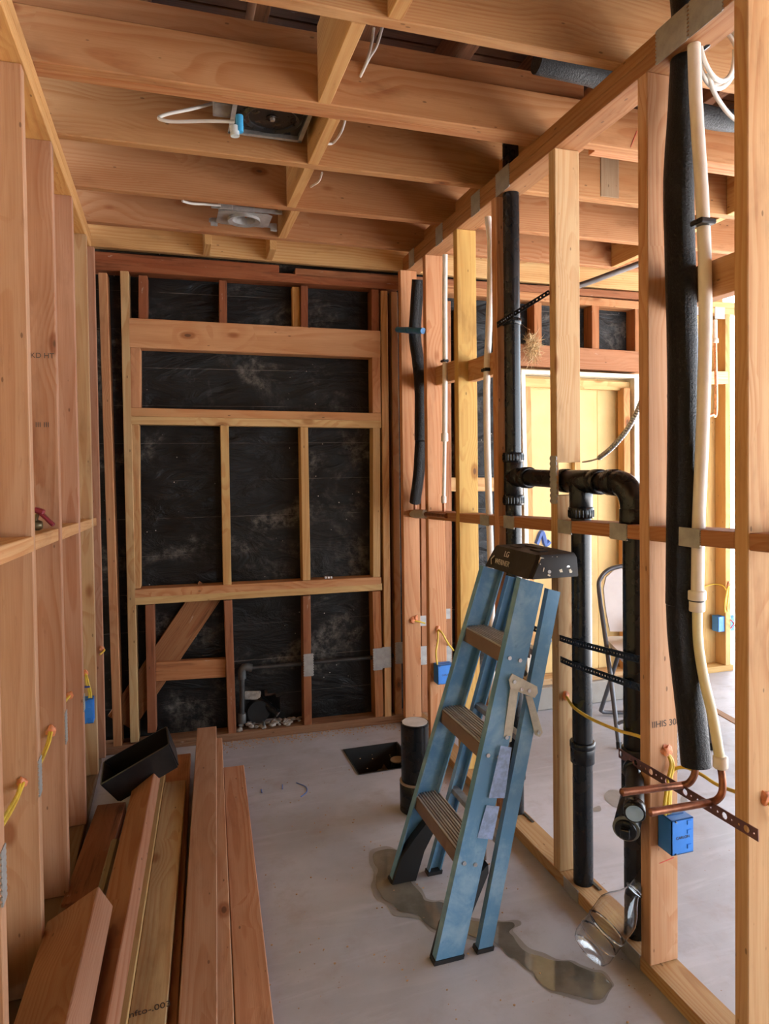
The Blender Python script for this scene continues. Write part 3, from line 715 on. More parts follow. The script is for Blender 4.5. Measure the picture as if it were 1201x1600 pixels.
# ---- loose lumber on the floor along the left wall
def ext(a, c, k): return c+(c-a).normalized()*k
def lumber3(name, TLF, TRF, TRN, w, t, col, label, mat=None, e=.5):
    """board from three corners of its upper face: far left, far right, near right"""
    ax = (TRF-TRN).normalized(); TRN = TRN-ax*e
    wd = TLF-TRF; wd = (wd-ax*wd.dot(ax)).normalized(); n = wd.cross(ax)
    if n.z < 0: n = -n
    return tag(board(name, TRN+wd*w/2, TRF+wd*w/2, w, t, n, mat or WOOD, None, col, .0025), label, 'lumber', 'loose lumber along the left wall')
def flat(name, far, near, zf, zn, w, t, col, label, e=.5, mat=None):
    a = (px(*far[0], Z=zf)+px(*far[1], Z=zf))/2; c = (px(*near[0], Z=zn)+px(*near[1], Z=zn))/2
    return tag(board(name, ext(a, c, e), a, w, t, UPZ, mat or WOOD, None, col, .0025), label, 'lumber', 'loose lumber along the left wall')
flat('lumber', ((350, 1197), (380, 1197)), ((369, 1600), (427, 1600)), .040, .040, .089, .038, (.56, .29, .15, 1), 'pinkish board lying flat on the slab, rightmost of the loose lumber')
a = px(347, 1152, Z=.092); c = px(366, 1600, Z=.040)
tag(board('lumber', ext(a, c, .5)+Vector((-.0445, 0, 0)), a+Vector((-.0445, 0, 0)), .089, .038, UPZ, WOOD, None, (.58, .32, .16, 1), .0025), 'board mostly hidden under the long brown board, its right edge showing', 'lumber', 'loose lumber along the left wall')
flat('lumber', ((310, 1136), (336, 1136)), ((277, 1600), (340, 1600)), .132, .080, .089, .038, (.47, .265, .145, 1), 'long greyish brown board reaching furthest, resting on the back wall sill')
a = px(298, 1176, Z=.04); c = px(277, 1600, Z=.04)
tag(board('lumber', ext(a, c, .5)+Vector((-.07, 0, 0)), a+Vector((-.07, 0, 0)), .14, .038, UPZ, WOOD, None, (.56, .285, .15, 1), .0025), 'wide pinkish board on the slab beneath the pale yellow board', 'lumber', 'loose lumber along the left wall')
flat('lumber', ((258, 1216), (290, 1224)), ((200, 1600), (258, 1600)), .080, .080, .086, .038, (.56, .40, .19, 1), 'pale yellow board with a grade stamp, second from the long brown board')
a = px(254, 1201, Z=.09); c = px(189, 1600, Z=.09)
tag(board('lumber', ext(a, c, .4), a, .026, .048, UPZ, WOOD, None, (.60, .38, .14, 1), .0025), 'narrow yellow board on edge, wedged beside the pale stamped board', 'lumber', 'loose lumber along the left wall')
lumber3('lumber', px(210, 1220, Z=.115), px(241, 1203, Z=.175), px(166, 1600, Z=.175), .105, .040, (.40, .185, .09, 1), 'long reddish board tilted on its edge, its right edge catching light')
lumber3('lumber', px(79, 1419, Z=.175), px(154, 1384, Z=.25), px(103, 1600, Z=.25), .148, .072, (.36, .17, .085, 1), 'thick dark beam leaning by the left studs, nearest of the pile')
flat('lumber', ((154, 1255), (195, 1255)), ((109, 1395), (150, 1390)), .050, .050, .105, .045, (.30, .115, .05, 1), 'dark red split old board lying behind the thick beam', .05, OLDWOOD)
a = px(180, 1309, Z=.09); c = px(158, 1390, Z=.09)
tag(board('lumber', ext(a, c, .05), a, .026, .038, UPZ, WOOD, None, (.34, .27, .155, 1), .006), 'thin greenish board on edge with a rounded end', 'lumber', 'loose lumber along the left wall')
def ink_text(name, s, size, P, axis, n, mat, parent=None):
    M = Matrix.Translation(Vector(P)+Vector(n).normalized()*.0005) @ frame(Vector(axis), Vector(n)); return text(name, s, size, M, mat, parent, .0002)

# ---- black plastic trough thrown on the lumber
A, B, C, D = px(161, 1190, Z=.17), px(261, 1134, Z=.30), px(265, 1163, Z=.285), px(156, 1227, Z=.16)
nrm = (B-A).cross(D-A).normalized(); nrm = nrm if nrm.z > 0 else -nrm
cen = (A+B+C+D)/4; dep = .108
def shrink(p, k, h): return cen+(p-cen)*k-nrm*h
b = bmesh.new()
o_ = [b.verts.new(p) for p in (A, B, C, D)]; ob = [b.verts.new(shrink(p, .88, dep)) for p in (A, B, C, D)]
i_ = [b.verts.new(shrink(p, .955, -.001)) for p in (A, B, C, D)]; ib = [b.verts.new(shrink(p, .84, dep-.006)) for p in (A, B, C, D)]
for k in range(4):
    l = (k+1) % 4
    b.faces.new((o_[k], o_[l], ob[l], ob[k])); b.faces.new((i_[l], i_[k], ib[k], ib[l])); b.faces.new((o_[l], o_[k], i_[k], i_[l]))
b.faces.new(ob); b.faces.new(ib[::-1])
bmesh.ops.bevel(b, geom=[e for e in b.edges], offset=.006, segments=2, affect='EDGES')
trough = tag(bm_obj('plastic_trough', b, plain('scuffed_black_plastic', (.016, .016, .017), .36, 0, .3, 10), None, smooth=40), 'black plastic trough tipped on top of the loose lumber', 'trough')
b = bmesh.new(); bmesh.ops.create_icosphere(b, subdivisions=3, radius=1)
for q in b.verts:
    q.co *= 1+.28*noise.noise(q.co*1.7); q.co = Vector((q.co.x*.055, q.co.y*.028, q.co.z*.022))
P = shrink(A*.35+D*.25+B*.2+C*.2, .84, dep-.035)
ang = math.atan2((B-A).y, (B-A).x)
tag(bm_obj('mud_lump', b, plain('dark_mud', (.04, .033, .028), .8, 0, .4, 30, .6, 60), None, Matrix.Translation(P) @ Matrix.Rotation(ang, 4, 'Z') @ Matrix.Rotation(-.35, 4, 'Y'), smooth=60), 'dark dried lump lying inside the black trough', 'debris')

# ---- black ABS drain and vent stack in the right wall
XP = XR+.0445
vent = tag(empty('drain_stack', (XP, 2.0, 0)), 'black plastic drain and vent piping with a horizontal branch through the right wall studs', 'pipe')
yA = px(800, 550, X=XP).y; yB = px(908, 900, X=XP).y; yC = px(990, 900, X=XP).y; zH = px(908, 752, X=XP).z
R2 = .030
tube('vent_pipe', [(XP, yA, .05), (XP, yA, 2.78)], R2, ABS, vent, 28, False)
tube('drain_pipe', [(XP, yB, .036), (XP, yB, zH)], R2+.001, ABS, vent, 28, False)
tube('drain_pipe', [(XP, yC, -.01), (XP, yC, zH-.07)], R2, ABS, vent, 28, False)
tube('branch_pipe', [(XP, yA, zH+.008), (XP, yC+.07, zH)], R2, ABS, vent, 28, False)
el = [(XP, yC+.075, zH)]+[(XP, yC+.07-.07*math.sin(a), zH-.07+.07*math.cos(a)) for a in [k*math.pi/2/8 for k in range(9)]]+[(XP, yC, zH-.075)]
tube('elbow', el, R2+.006, ABS, vent, 28, False)
for P0, P1 in (((XP, yA, zH-.062), (XP, yA, zH+.068)), ((XP, yA-.085, zH+.006), (XP, yA, zH+.006)), ((XP, yB+.075, zH), (XP, yB-.075, zH)), ((XP, yB, zH-.085), (XP, yB, zH))):
    sleeve('tee_body', P0, P1, R2+.0055, R2, ABS, vent)
for P0, P1 in (((XP, yA, zH+.062), (XP, yA, zH+.098)), ((XP, yA, zH-.098), (XP, yA, zH-.06)), ((XP, yB, zH-.115), (XP, yB, zH-.08)), ((XP, yB+.105, zH), (XP, yB+.07, zH)), ((XP, yB-.105, zH), (XP, yB-.07, zH)), ((XP, yC+.11, zH), (XP, yC+.07, zH)), ((XP, yC, zH-.12), (XP, yC, zH-.07)), ((XP, yA-.12, zH+.006), (XP, yA-.082, zH+.006))):
    h_ = sleeve('hub', P0, P1, R2+.0085, R2, ABS, vent)
# ribbed grip bands on the hubs beside the tee fittings
for yy, zz in ((yA, zH+.08), (yA, zH-.08), (yB, zH-.10)):
    b = bmesh.new()
    for k in range(22):
        a = 2*math.pi*k/22; box_bm(.002, .0035, .022, 0, 1, b, (XP+math.cos(a)*(R2+.0085), yy+math.sin(a)*(R2+.0085), zz))
    o = bm_obj('hub_ribs', b, ABS, vent); o['kind'] = 'stuff'
zc = px(908, 1172, X=XP).z; sleeve('coupling', (XP, yB, zc-.035), (XP, yB, zc+.03), R2+.0075, R2, ABS, vent); sleeve('coupling_stop', (XP, yB, zc+.012), (XP, yB, zc+.032), R2+.0095, R2, ABS, vent)
zc = px(800, 500, X=XP).z; sleeve('coupling', (XP, yA, zc-.02), (XP, yA, zc+.004), R2+.004, R2, ABS, vent)
zc = px(795, 1190, X=XP).z; sleeve('coupling', (XP, yA, zc-.04), (XP, yA, zc+.04), R2+.0075, R2, ABS, vent)
# trap arm stub and clean-out on the near drain
e_ = px(991, 1271, X=1.075); s_ = Vector((XP, yC, e_.z+.032))
dv = (e_-s_).normalized()
sleeve('fixture_tee', s_-Vector((0, 0, .06)), s_+Vector((0, 0, .036)), R2+.006, R2, ABS, vent)
tube('trap_arm', [s_, e_-dv*.002], R2*.78, ABSD, vent, 26, False)
sleeve('arm_hub', s_+dv*.04, s_+dv*.065, R2, R2*.7, ABS, vent); sleeve('arm_end', e_-dv*.03, e_, R2*.78+.003, R2*.7, ABS, vent)
tube('pipe_plug', [e_-dv*.012, e_+dv*.0015], R2*.70, CAPB, vent, 24, False)
e2 = px(977, 1299, X=1.10); s2 = Vector((XP, yC, e2.z+.03)); dv2 = (e2-s2).normalized()
sleeve('cleanout_tee', s2-Vector((0, 0, .06)), s2+Vector((0, 0, .05)), R2+.006, R2, ABS, vent)
sleeve('cleanout_hub', s2, e2-dv2*.01, R2+.003, R2, ABS, vent); tube('cleanout_ring', [e2-dv2*.014, e2-dv2*.008], R2+.004, plain('grey_seal', (.16, .17, .16), .5), vent, 24, False)
sleeve('cleanout_plug', e2-dv2*.012, e2, R2*.92, R2*.5, ABS, vent)
box('plug_head', e2+dv2*.006, (.024, .024, .018), ABS, vent, .002, frame(dv2, UPZ) @ Matrix.Rotation(math.pi/2, 4, 'Y'))
# small wedges of offcut metal driven beside the pipes, on the plates
for x, y in ((928, 1380), (826, 1277)):
    p = px(x, y, Z=.040); board('shim', p+Vector((-.002, -.035, .002)), p+Vector((-.002, .035, .002)), .010, .003, UPZ, BLACKMETAL, wall_right, bev=0)

# ---- floor stub of 4 inch ABS with a pale plug, left of the ladder
c0 = px(657, 1276, Z=0)+Vector((0, .055, 0)); stub = tag(empty('floor_pipe', (c0.x, c0.y, 0)), 'thick black pipe stub with a pale plug rising from the slab behind the ladder', 'pipe')
zt_ = px(659, 1141, X=c0.x).z
tube('pipe_body', [(c0.x, c0.y, .002), (c0.x, c0.y, zt_)], .0555, ABS, stub, 36, False)
tube('pipe_rim', [(c0.x, c0.y, zt_-.004), (c0.x, c0.y, zt_+.003)], .0555, ABS, stub, 36, False)
tube('pipe_plug', [(c0.x, c0.y, zt_-.01), (c0.x, c0.y, zt_+.0045)], .050, CAPW, stub, 36, False)
sleeve('coupling', (c0.x, c0.y, .004), (c0.x, c0.y, .115), .062, .055, ABS, stub, 36); tube('coupling_band', [(c0.x, c0.y, .115), (c0.x, c0.y, .122)], .0625, plain('tan_band', (.33, .24, .18), .6), stub, 36, False)
ps = px(621, 1186, Z=-.03)
pit = tag(empty('pit_pipe', (ps.x, ps.y, -.13)), 'short capped black pipe standing in the square floor pit', 'pipe')
tube('pipe_body', [(ps.x, ps.y, -.16), (ps.x, ps.y, -.035)], .038, ABS, pit, 28, False); tube('pipe_plug', [(ps.x, ps.y, -.037), (ps.x, ps.y, -.030)], .034, plain('dusty_cap', (.26, .21, .17), .8), pit, 28, False)

# ---- foam-insulated pipes
ins = tag(empty('insulated_pipe', (1.25, 1.43, 0)), 'tall water pipe wrapped in thick black foam beside the nearest stud', 'pipe')
XF = 1.205
pts = [px(x, y, X=XF) for x, y in ((1059, 40), (1059, 150), (1060, 280), (1062, 400), (1066, 560), (1066, 700), (1064, 840), (1063, 944))]
pts[0] = Vector((1.238, pts[1].y+.008, 2.47)); pts[1] = pts[1]+Vector((.028, .014, 0)); pts.insert(0, Vector((1.225, pts[0].y+.02, 2.60))); pts.insert(0, Vector((1.14, pts[0].y+.03, 2.74)))
tube('foam_sleeve', pts, .0355, FOAM, ins, 26)
pts = [px(x, y, X=XF) for x, y in ((1063, 945), (1066, 1000), (1074, 1070), (1082, 1140), (1087, 1196))]
tube('foam_sleeve', pts, [.0345]*33, FOAM, ins, 26)
q0 = pts[-1]
ic = tag(empty('insulated_pipe', (1.2, 3.2, 0)), 'slimmer black foam-wrapped pipe in the far end of the right wall', 'pipe')
pts = [px(x, y, X=1.20) for x, y in ((653, 437), (650, 480), (648, 525), (653, 565), (657, 610), (657, 688))]
tube('foam_sleeve', pts, .031, FOAM, ic, 22)
pts = [px(x, y, X=1.20) for x, y in ((657, 689), (654, 740), (648, 785))]; tube('foam_sleeve', pts, .029, FOAM, ic, 22)
pe = pts[-1]; tube('copper_tail', [pe+UPZ*.02, pe-UPZ*.05], .008, COPPER, ic, 12, False)
pts = [px(x, y, Y=1.80) for x, y in ((838, 96), (880, 106), (930, 118), (985, 140), (1060, 170), (1120, 186), (1165, 190))]
oc = tag(tube('insulated_pipe', [p+Vector((0, 0, .0)) for p in pts], .034, FOAM, None, 22), 'black foam-wrapped pipe running sideways between the ceiling joists', 'pipe')

# ---- white PEX risers
def riser(label, X, pts, r, coup=None, lower=None, mat=PEX):
    e = tag(empty('water_pipe', px(*pts[-1], X=X)), label, 'pipe', 'plastic water pipes in the right wall')
    w = [px(x, y, X=X) for x, y in pts]; tube('pipe', w, r, mat, e, 18)
    return e
r1 = riser('thin white water pipe near the slim foam-wrapped pipe', XR+.035, ((695, 398), (694.5, 480), (695, 560), (694.5, 680)), .0115)
X1 = XR+.035
w = [px(x, y, X=X1) for x, y in ((694.5, 684), (694, 730), (693, 780))]; tube('pipe', w, .0085, PEX, r1, 16)
p = px(694.5, 683, X=X1); sleeve('fitting', p-UPZ*.02, p+UPZ*.018, .0165, .01, PEX, r1); p = px(693, 780, X=X1); sleeve('fitting', p-UPZ*.018, p+UPZ*.014, .0125, .008, PEX, r1)
tube('copper_tail', [p, p-UPZ*.10], .008, COPPER, r1, 12, False)
p = px(694.5, 564, X=X1); box('pipe_clamp', p, (.03, .034, .012), SHINYBLACK, r1, .003)
r2 = riser('white water pipe curving down behind the yellow stud', XR+.04, ((762, 340), (766, 380), (766, 440), (763, 520), (760, 600), (761, 700), (764, 800), (767, 900), (768, 1000), (768, 1126)), .0135)
p = px(760, 578, X=XR+.04); box('pipe_clamp', p, (.034, .04, .014), SHINYBLACK, r2, .003)
X3 = XR+.036
r3 = riser('pale water pipe beside the thick foam-wrapped pipe', X3, ((1083, 40), (1087, 160), (1096, 300), (1101, 420), (1101, 540), (1097, 680), (1091, 820), (1089, 930)), .0150)
w = [px(x, y, X=X3) for x, y in ((1089, 935), (1090, 1000), (1099, 1060), (1113, 1120), (1124, 1184))]; tube('pipe', w, .0118, PEXY, r3, 16)
p = px(1088, 936, X=X3); sleeve('fitting', p-UPZ*.002, p+UPZ*.022, .0215, .014, PEX, r3); sleeve('fitting', p-UPZ*.03, p-UPZ*.004, .0185, .012, PEX, r3); sleeve('fitting_seal', p-UPZ*.006, p, .019, .012, SHINYBLACK, r3)
p = px(1098, 348, X=X3-.01); box('pipe_clamp', p, (.045, .04, .013), SHINYBLACK, r3, .003)
pf = px(1125, 1192, X=X3); sleeve('fitting', pf-UPZ*.012, pf+UPZ*.016, .0165, .01, PEX, r3)

# ---- copper stub-outs on a perforated strap
def hole_strip(name, pts, w, pitch, mat, parent, n=None, th=.0016, hole=.5, alt=False):
    """perforated metal strap along a path, every hole a real opening"""
    pts = [Vector(p) for p in pts]; n = Vector(n)
    L = [0]
    for a, c in zip(pts, pts[1:]): L.append(L[-1]+(c-a).length)
    def at(s):
        for k in range(len(pts)-1):
            if s <= L[k+1] or k == len(pts)-2:
                return pts[k]+(pts[k+1]-pts[k])*((s-L[k])/max(1e-9, L[k+1]-L[k])), (pts[k+1]-pts[k]).normalized()
    m = max(1, round(L[-1]/pitch)); pitch = L[-1]/m; b = bmesh.new(); NS = 8
    for k in range(m):
        s0 = k*pitch; P, T = at(s0+pitch/2); side = n.cross(T).normalized()
        r = w*hole/2*(1.0 if not alt else (1.0, .28, .35)[k % 3])
        r = min(r, pitch*.42)
        for zz in (0, -th):
            O = P+n*zz
            inner = [b.verts.new(O+T*math.cos(2*math.pi*j/NS)*r+side*math.sin(2*math.pi*j/NS)*r) for j in range(NS)]
            outer = []
            for j in range(NS):
                cx_, cy_ = math.cos(2*math.pi*j/NS), math.sin(2*math.pi*j/NS); q = max(abs(cx_), abs(cy_))
                outer.append(b.verts.new(O+T*cx_/q*pitch/2+side*cy_/q*w/2))
            for j in range(NS): b.faces.new((inner[j], inner[(j+1) % NS], outer[(j+1) % NS], outer[j]))
            if zz == 0: top = (inner, outer)
            else:
                for j in range(NS):
                    b.faces.new((top[0][j], top[0][(j+1) % NS], inner[(j+1) % NS], inner[j])); b.faces.new((top[1][j], top[1][(j+1) % NS], outer[(j+1) % NS], outer[j]))
    return bm_obj(name, b, mat, parent)
XS = XR-.0005
sA, sB = px(966, 1176, X=XS), px(1184, 1306, X=XS)
hole_strip_o = tag(hole_strip('copper_strap', [sA, sB], .026, .0205, STRAP, None, (-1, 0, 0), .002, .62, True), 'copper-coloured perforated strap slanting across two studs above the blue box', 'strap')
def stub_out(label, tipxy, strapxy, riser_top, top_r):
    e = tag(empty('copper_stub', px(*strapxy, X=XS)), label, 'pipe', 'copper stub-outs on the perforated strap')
    S = px(*strapxy, X=XS); tip = px(*tipxy, Y=S.y)
    tube('pipe', [tip]+smooth_path([S]+[Vector(q) for q in riser_top], 7), .0085, COPPER, e, 14, False)
    d_ = (tip-S).normalized(); tube('end_cap', [tip-d_*.012, tip+d_*.002, tip+d_*.006], [.0092, .0092, .004], COPPER, e, 14, False)
    return e
stub_out('upper copper stub-out poking from the strap, below the foam-wrapped pipe', (972, 1238), (1064, 1227), (px(1075, 1224, X=1.193), px(1083, 1214, X=1.201), px(1086, 1202, X=XF), px(1086.5, 1188, X=XF)), .01)
st2 = stub_out('lower copper stub-out poking from the strap, below the pale water pipe', (1016, 1269), (1108, 1254), (px(1119, 1250, X=1.196), px(1127, 1240, X=1.210), px(1128.5, 1222, X=1.215), pf), .01)
# copper manifold with a grey cap in the far bay
man = tag(empty('copper_manifold', px(680, 806, X=XR+.01)), 'short copper pipe with a grey capped end in the far stud bay', 'pipe')
a, c = px(664, 803, X=XR-.006), px(697, 806, X=XR-.006)
tube('pipe', [a, c], .011, COPPER, man, 14, False); g0 = px(641, 803, X=XR-.006); g1 = px(665, 803, X=XR-.006)
tube('end_cap', [g0, g0+(g1-g0)*.15, g0+(g1-g0)*.35, g1], [.006, .016, .022, .021], plain('grey_cap', (.42, .39, .36), .5), man, 18, False)
# pipes in the far wall of the addition
fp = tag(empty('copper_riser', fw(1116, 640, -.05)), 'bright copper pipe with a white pipe above it on the far plywood wall', 'pipe')
tube('pipe', [fw(1117, 535, -.05), fw(1118.5, 640, -.05), fw(1112, 648, -.05), fw(1104, 650, -.05)], .0105, COPPERB, fp, 12, True); tube('pipe', [fw(1116.5, 500, -.05), fw(1117, 536, -.05)], .014, PEX, fp, 12, False); sleeve('fitting', fw(1117, 536, -.05), fw(1117, 529, -.05), .019, .01, PEX, fp)

# ---- straps, conduit, rods
hs = tag(hole_strip('perforated_strap', [px(800, 968, X=1.186), px(853, 990, X=1.186), px(893, 1003, X=1.186), px(1000, 1031, X=1.186)], .020, .0135, SHINYBLACK, None, (-1, 0, 0), .002, .30), 'upper black perforated strap around the drain pipes', 'strap', 'black perforated straps')
hs = tag(hole_strip('perforated_strap', [px(875, 1030, X=1.186), px(893, 1038, X=1.186), px(1000, 1075, X=1.186)], .020, .0135, SHINYBLACK, None, (-1, 0, 0), .002, .30), 'lower black perforated strap around the drain pipes', 'strap', 'black perforated straps')
hs = tag(hole_strip('perforated_strap', [px(776, 508, X=1.179), px(800, 492, X=1.186), px(858, 456, X=1.29)], .022, .0145, SHINYBLACK, None, (-1, 0, 0), .002, .34), 'short black strap nailed to a stud beside the vent pipe top', 'strap', 'black perforated straps')
tag(tube('hanging_rod', [px(860, 458, X=1.31), px(905, 446, X=1.42), px(960, 426, X=1.55), px(1012, 407, X=1.68)], .0105, plain('brown_rod', (.05, .028, .018), .45), None, 14), 'dark brown rod slanting up under the joists of the next room', 'rod')
b = bmesh.new(); cp = smooth_path([px(x, y, X=1.275) for x, y in ((935, 716), (955, 700), (976, 676), (992, 650), (1004, 622))], 14)
tube_bm(b, cp, [.0085 if k % 2 else .0068 for k in range(len(cp))], 12)
fc = tag(bm_obj('flexible_conduit', b, FLEX, None, smooth=30), 'ribbed grey flexible conduit curving up behind the studs', 'conduit')
tube('wire_tail', [px(x, y, X=1.275) for x, y in ((936, 716), (922, 720), (910, 722))], .003, WCABLE, fc, 8)
rod = tag(empty('blue_rod', px(621, 515, X=1.15)), 'blue plastic tube stuck across the slim foam-wrapped pipe', 'tube')
a, c = px(621, 515, X=1.145), px(661, 517, X=1.168); tube('tube_body', [a, c], .0145, BLUER, rod, 16, False); tube('tube_mouth', [a, a+(a-c).normalized()*.001], .0115, DARK, rod, 16, False); m_ = a+(c-a)*.42; sleeve('tube_collar', m_-(c-a).normalized()*.02, m_+(c-a).normalized()*.02, .0155, .014, BLUER, rod)  # black disc paints the dark inside of the tube on its solid end
# black iron gas pipe in the back wall
gas = tag(empty('gas_pipe', bw(378, 1130, .05)), 'black iron pipe with an elbow running through the old back wall studs', 'pipe')
g = [bw(378, 1128, .045), bw(378, 1045, .045), bw(640, 1022, .045)]
tube('pipe', [g[0], g[1]], .0135, BLACKMETAL, gas, 14, False); tube('pipe', [g[1], g[2]], .0105, BLACKMETAL, gas, 14, False)
GREYI = plain('grey_iron', (.10, .095, .09), .55, .4, .2, 30)
tube('elbow', [g[1]-UPZ*.05, g[1]-UPZ*.012, g[1]+(g[2]-g[1]).normalized()*.014+UPZ*.006, g[1]+(g[2]-g[1]).normalized()*.05], .0195, GREYI, gas, 16); sleeve('union', g[0]-UPZ*.005, g[0]+UPZ*.045, .0205, .014, GREYI, gas)
dr_ = tag(empty('wall_drain', bw(405, 1115, .1)), 'black drain fitting inside the torn hole in the back wall', 'pipe')
c1 = bw(404, 1113, .065); tube('cap', [c1, c1+Vector((0, .06, 0))], .056, ABSD, dr_, 28, False)
a, c = bw(434, 1116, .055), bw(403, 1090, .11); tube('branch', [a, c], .021, ABS, dr_, 18, False); tube('branch_end', [a, a+(a-c).normalized()*.003], .013, RIVET, dr_, 14, False)
box('hole_sky_blocker', (.3, bwy(.3, .25), .25), (1.6, .01, .7), DARK, wall_back)  # added black sheet that keeps bright sky from showing through the hole
tube('anchor_bolt', [bw(412, 1148, .02), bw(412, 1127, .02)], .007, GREYI, wall_back, 10, False)
# pale stucco scrap over the hole
board('stucco_scrap', bw(381, 1087, .088), bw(407, 1087, .088), .045, .01, BN, RUBBLE, wall_back, bev=.004)

# ---- blue device boxes
def blue_box(label, x0, x1, ya, yb, z0, z1, open_dir, words=None, wires=False, cat_face=None):
    """device box: walls and back with an open mouth on the -X (or +X) side, two nail lugs, side ribs"""
    e = tag(empty('outlet_box', ((x0+x1)/2, (ya+yb)/2, z0)), label, 'electrical box', 'blue electrical boxes')
    t = .0035; sx, sy, sz = x1-x0, yb-ya, z1-z0; c = Vector(((x0+x1)/2, (ya+yb)/2, (z0+z1)/2))
    b = bmesh.new(); mouth = x0 if open_dir < 0 else x1; back = x1 if open_dir < 0 else x0
    for dx, dy, dz, ox, oy, oz in ((sx, t, sz, 0, -sy/2+t/2, 0), (sx, t, sz, 0, sy/2-t/2, 0), (sx, sy, t, 0, 0, sz/2-t/2), (sx, sy, t, 0, 0, -sz/2+t/2)):
        box_bm(dx, dy, dz, .001, 1, b, c+Vector((ox, oy, oz)))
    box_bm(t, sy, sz, .001, 1, b, Vector((back-(t/2 if back > mouth else -t/2), c.y, c.z)))
    bm_obj('shell', b, BLUEBOX, e)
    b = bmesh.new()
    for zz in (-.3, .12, .38): box_bm(.012, .003, sz*.12, 0, 1, b, Vector((x0+.014 if open_dir < 0 else x1-.014, ya-.001, c.z+zz*sz)))
    o = bm_obj('side_ribs', b, BLUEBOX, e); o['kind'] = 'stuff'
    box('knockout_slot', (c.x, c.y, z1+.0006), (sx*.7, .004, .0015), plain('blue_shadow_slot', (.012, .07, .25), .6) if 'blue_shadow_slot' not in bpy.data.materials else bpy.data.materials['blue_shadow_slot'], e)
    for zz in (z0+.004, z1-.004): tube('nail', [(x0+.012, ya-.004, zz), (x0+.012, yb+.03, zz)], .0022, NAIL, e, 8, False)
    if words: ink_text('printed_mark', words, sz*.115, (c.x, ya-.0004, c.z-.02*sz), (1, 0, 0), (0, -1, 0), INK, e)
    return e
f0, f1 = px(1051, 1283, Y=1.418), px(1051, 1338, Y=1.418)
blue_box('blue electrical box on the stud beside the clear bottle and copper stubs', 1.204, 1.272, 1.418, SY['b']-.001, f1.z, f0.z, 1, 'CARLON')
ybx = SY['f']-.056; f0, f1 = px(687, 1040, Y=ybx), px(687, 1070, Y=ybx)
blue_box('blue electrical box hanging on a far stud left of the ladder', px(684, 1055, Y=ybx).x, px(709, 1055, Y=ybx).x, ybx, SY['f']-.001, f1.z, f0.z, 1, 'CARLON')
yl = LS[6][0]-.05; f0, f1 = px(137, 1093, Y=yl), px(137, 1131, Y=yl)
blue_box('slim blue electrical box on a left wall stud', px(131, 1110, Y=yl).x, px(144.5, 1110, Y=yl).x+.003, yl, LS[6][0]-.001, f1.z, f0.z, 1)
yf = FY-.005
fx0, fx1 = fw(1124, 975).x, fw(1149, 975).x
fb = blue_box('open blue electrical box with wires on the far plywood wall', fx0, fx1, FY+.01, FY+.065, fw(1137, 987).z, fw(1137, 963).z, 1)
tube('wire_end', [fw(1140, 968, .0), fw(1146, 974, -.01), fw(1141, 982, -.01)], .003, plain('red_wire', (.5, .05, .04), .5), fb, 8); tube('wire_end', [fw(1142, 968, .0), fw(1149, 980, -.01), fw(1153, 982, -.01)], .003, plain('green_wire', (.08, .3, .08), .5), fb, 8)

# ---- cables with orange fire sealant where they pass the studs
def blob(parent, P, r=.016, stretch=(1, .6, 1.25), seed=0):
    b = bmesh.new(); bmesh.ops.create_icosphere(b, subdivisions=2, radius=r)
    for q in b.verts:
        k = 1+.85*noise.noise(q.co/r*1.5+Vector((seed*3.1, 0, seed))); q.co = Vector((q.co.x*stretch[0]*k, q.co.y*stretch[1]*k, q.co.z*stretch[2]*k))
    return bm_obj('fire_sealant', b, SEAL, parent, Matrix.Translation(P), 60)
def cable(label, paths, r, mat, blobs=(), group='yellow cables', name='electric_cable', cat='cable'):
    e = tag(empty(name, paths[0][0]), label, cat, group)
    for p in paths: tube('cable', p, r, mat, e, 8)
    for k, (P, rr) in enumerate(blobs): blob(e, P, rr*.82, seed=k+len(label)*.37)
    return e
q = px(884, 1088, Y=SY['c']-.004)
cable('yellow cable sagging between two right wall studs behind the drain pipe', [[q, px(897, 1106, X=XR+.004), px(925, 1124, X=XR+.001), px(965, 1141, X=XR+.001), px(990, 1148, X=XR+.004), px(1003, 1152, X=XR+.015)]], .0048, YCABLE, [(q, .013)])
q = px(1041, 1173, Y=SY['b']-.004); fl = px(1040, 1283, Y=1.45)
cable('yellow cables dropping from orange sealant into the near blue box', [[q, q+Vector((.004, -.012, -.03)), px(1044, 1215, Y=1.455), px(1038, 1258, Y=1.45), fl], [q, q+Vector((.010, -.012, -.03)), px(1047, 1218, Y=1.455), px(1043, 1260, Y=1.452), fl+Vector((.008, 0, 0))],
       [fl+Vector((.012, 0, 0)), px(1047, 1240, X=1.24), px(1050, 1206, X=1.25), px(1070, 1199, X=1.255), px(1095, 1210, X=1.258), px(1120, 1226, X=1.262), px(1156, 1240, X=1.265)]], .0046, YCABLE, [(q, .017)])
q = px(1197, 1248, Y=SY['a']-.004); cable('short cable end in orange sealant on the nearest stud', [[q, q+Vector((.004, -.014, -.02)), q+Vector((.010, -.012, -.05))]], .004, YCABLE, [(q, .016)])
q = px(644, 970, Y=3.316); cable('short yellow cable from sealant on the corner stud of the right wall', [[q, q+Vector((.03, -.012, -.004)), px(664, 974, Y=3.30)]], .0042, YCABLE, [(q, .016), (q+Vector((.02, 0, .01)), .013)])
q = px(684, 983, Y=SY['f']-.004); bt = px(683, 1040, Y=ybx+.02)
cable('yellow cable looping from sealant into the far blue box left of the ladder', [[q, px(684, 1000, Y=ybx+.03), px(681, 1020, Y=ybx+.02), bt], [q, px(691, 990, Y=ybx+.02), px(699, 1004, Y=ybx+.03), px(708, 1016, Y=SY['f']+.1)]], .0045, YCABLE, [(q, .014)])
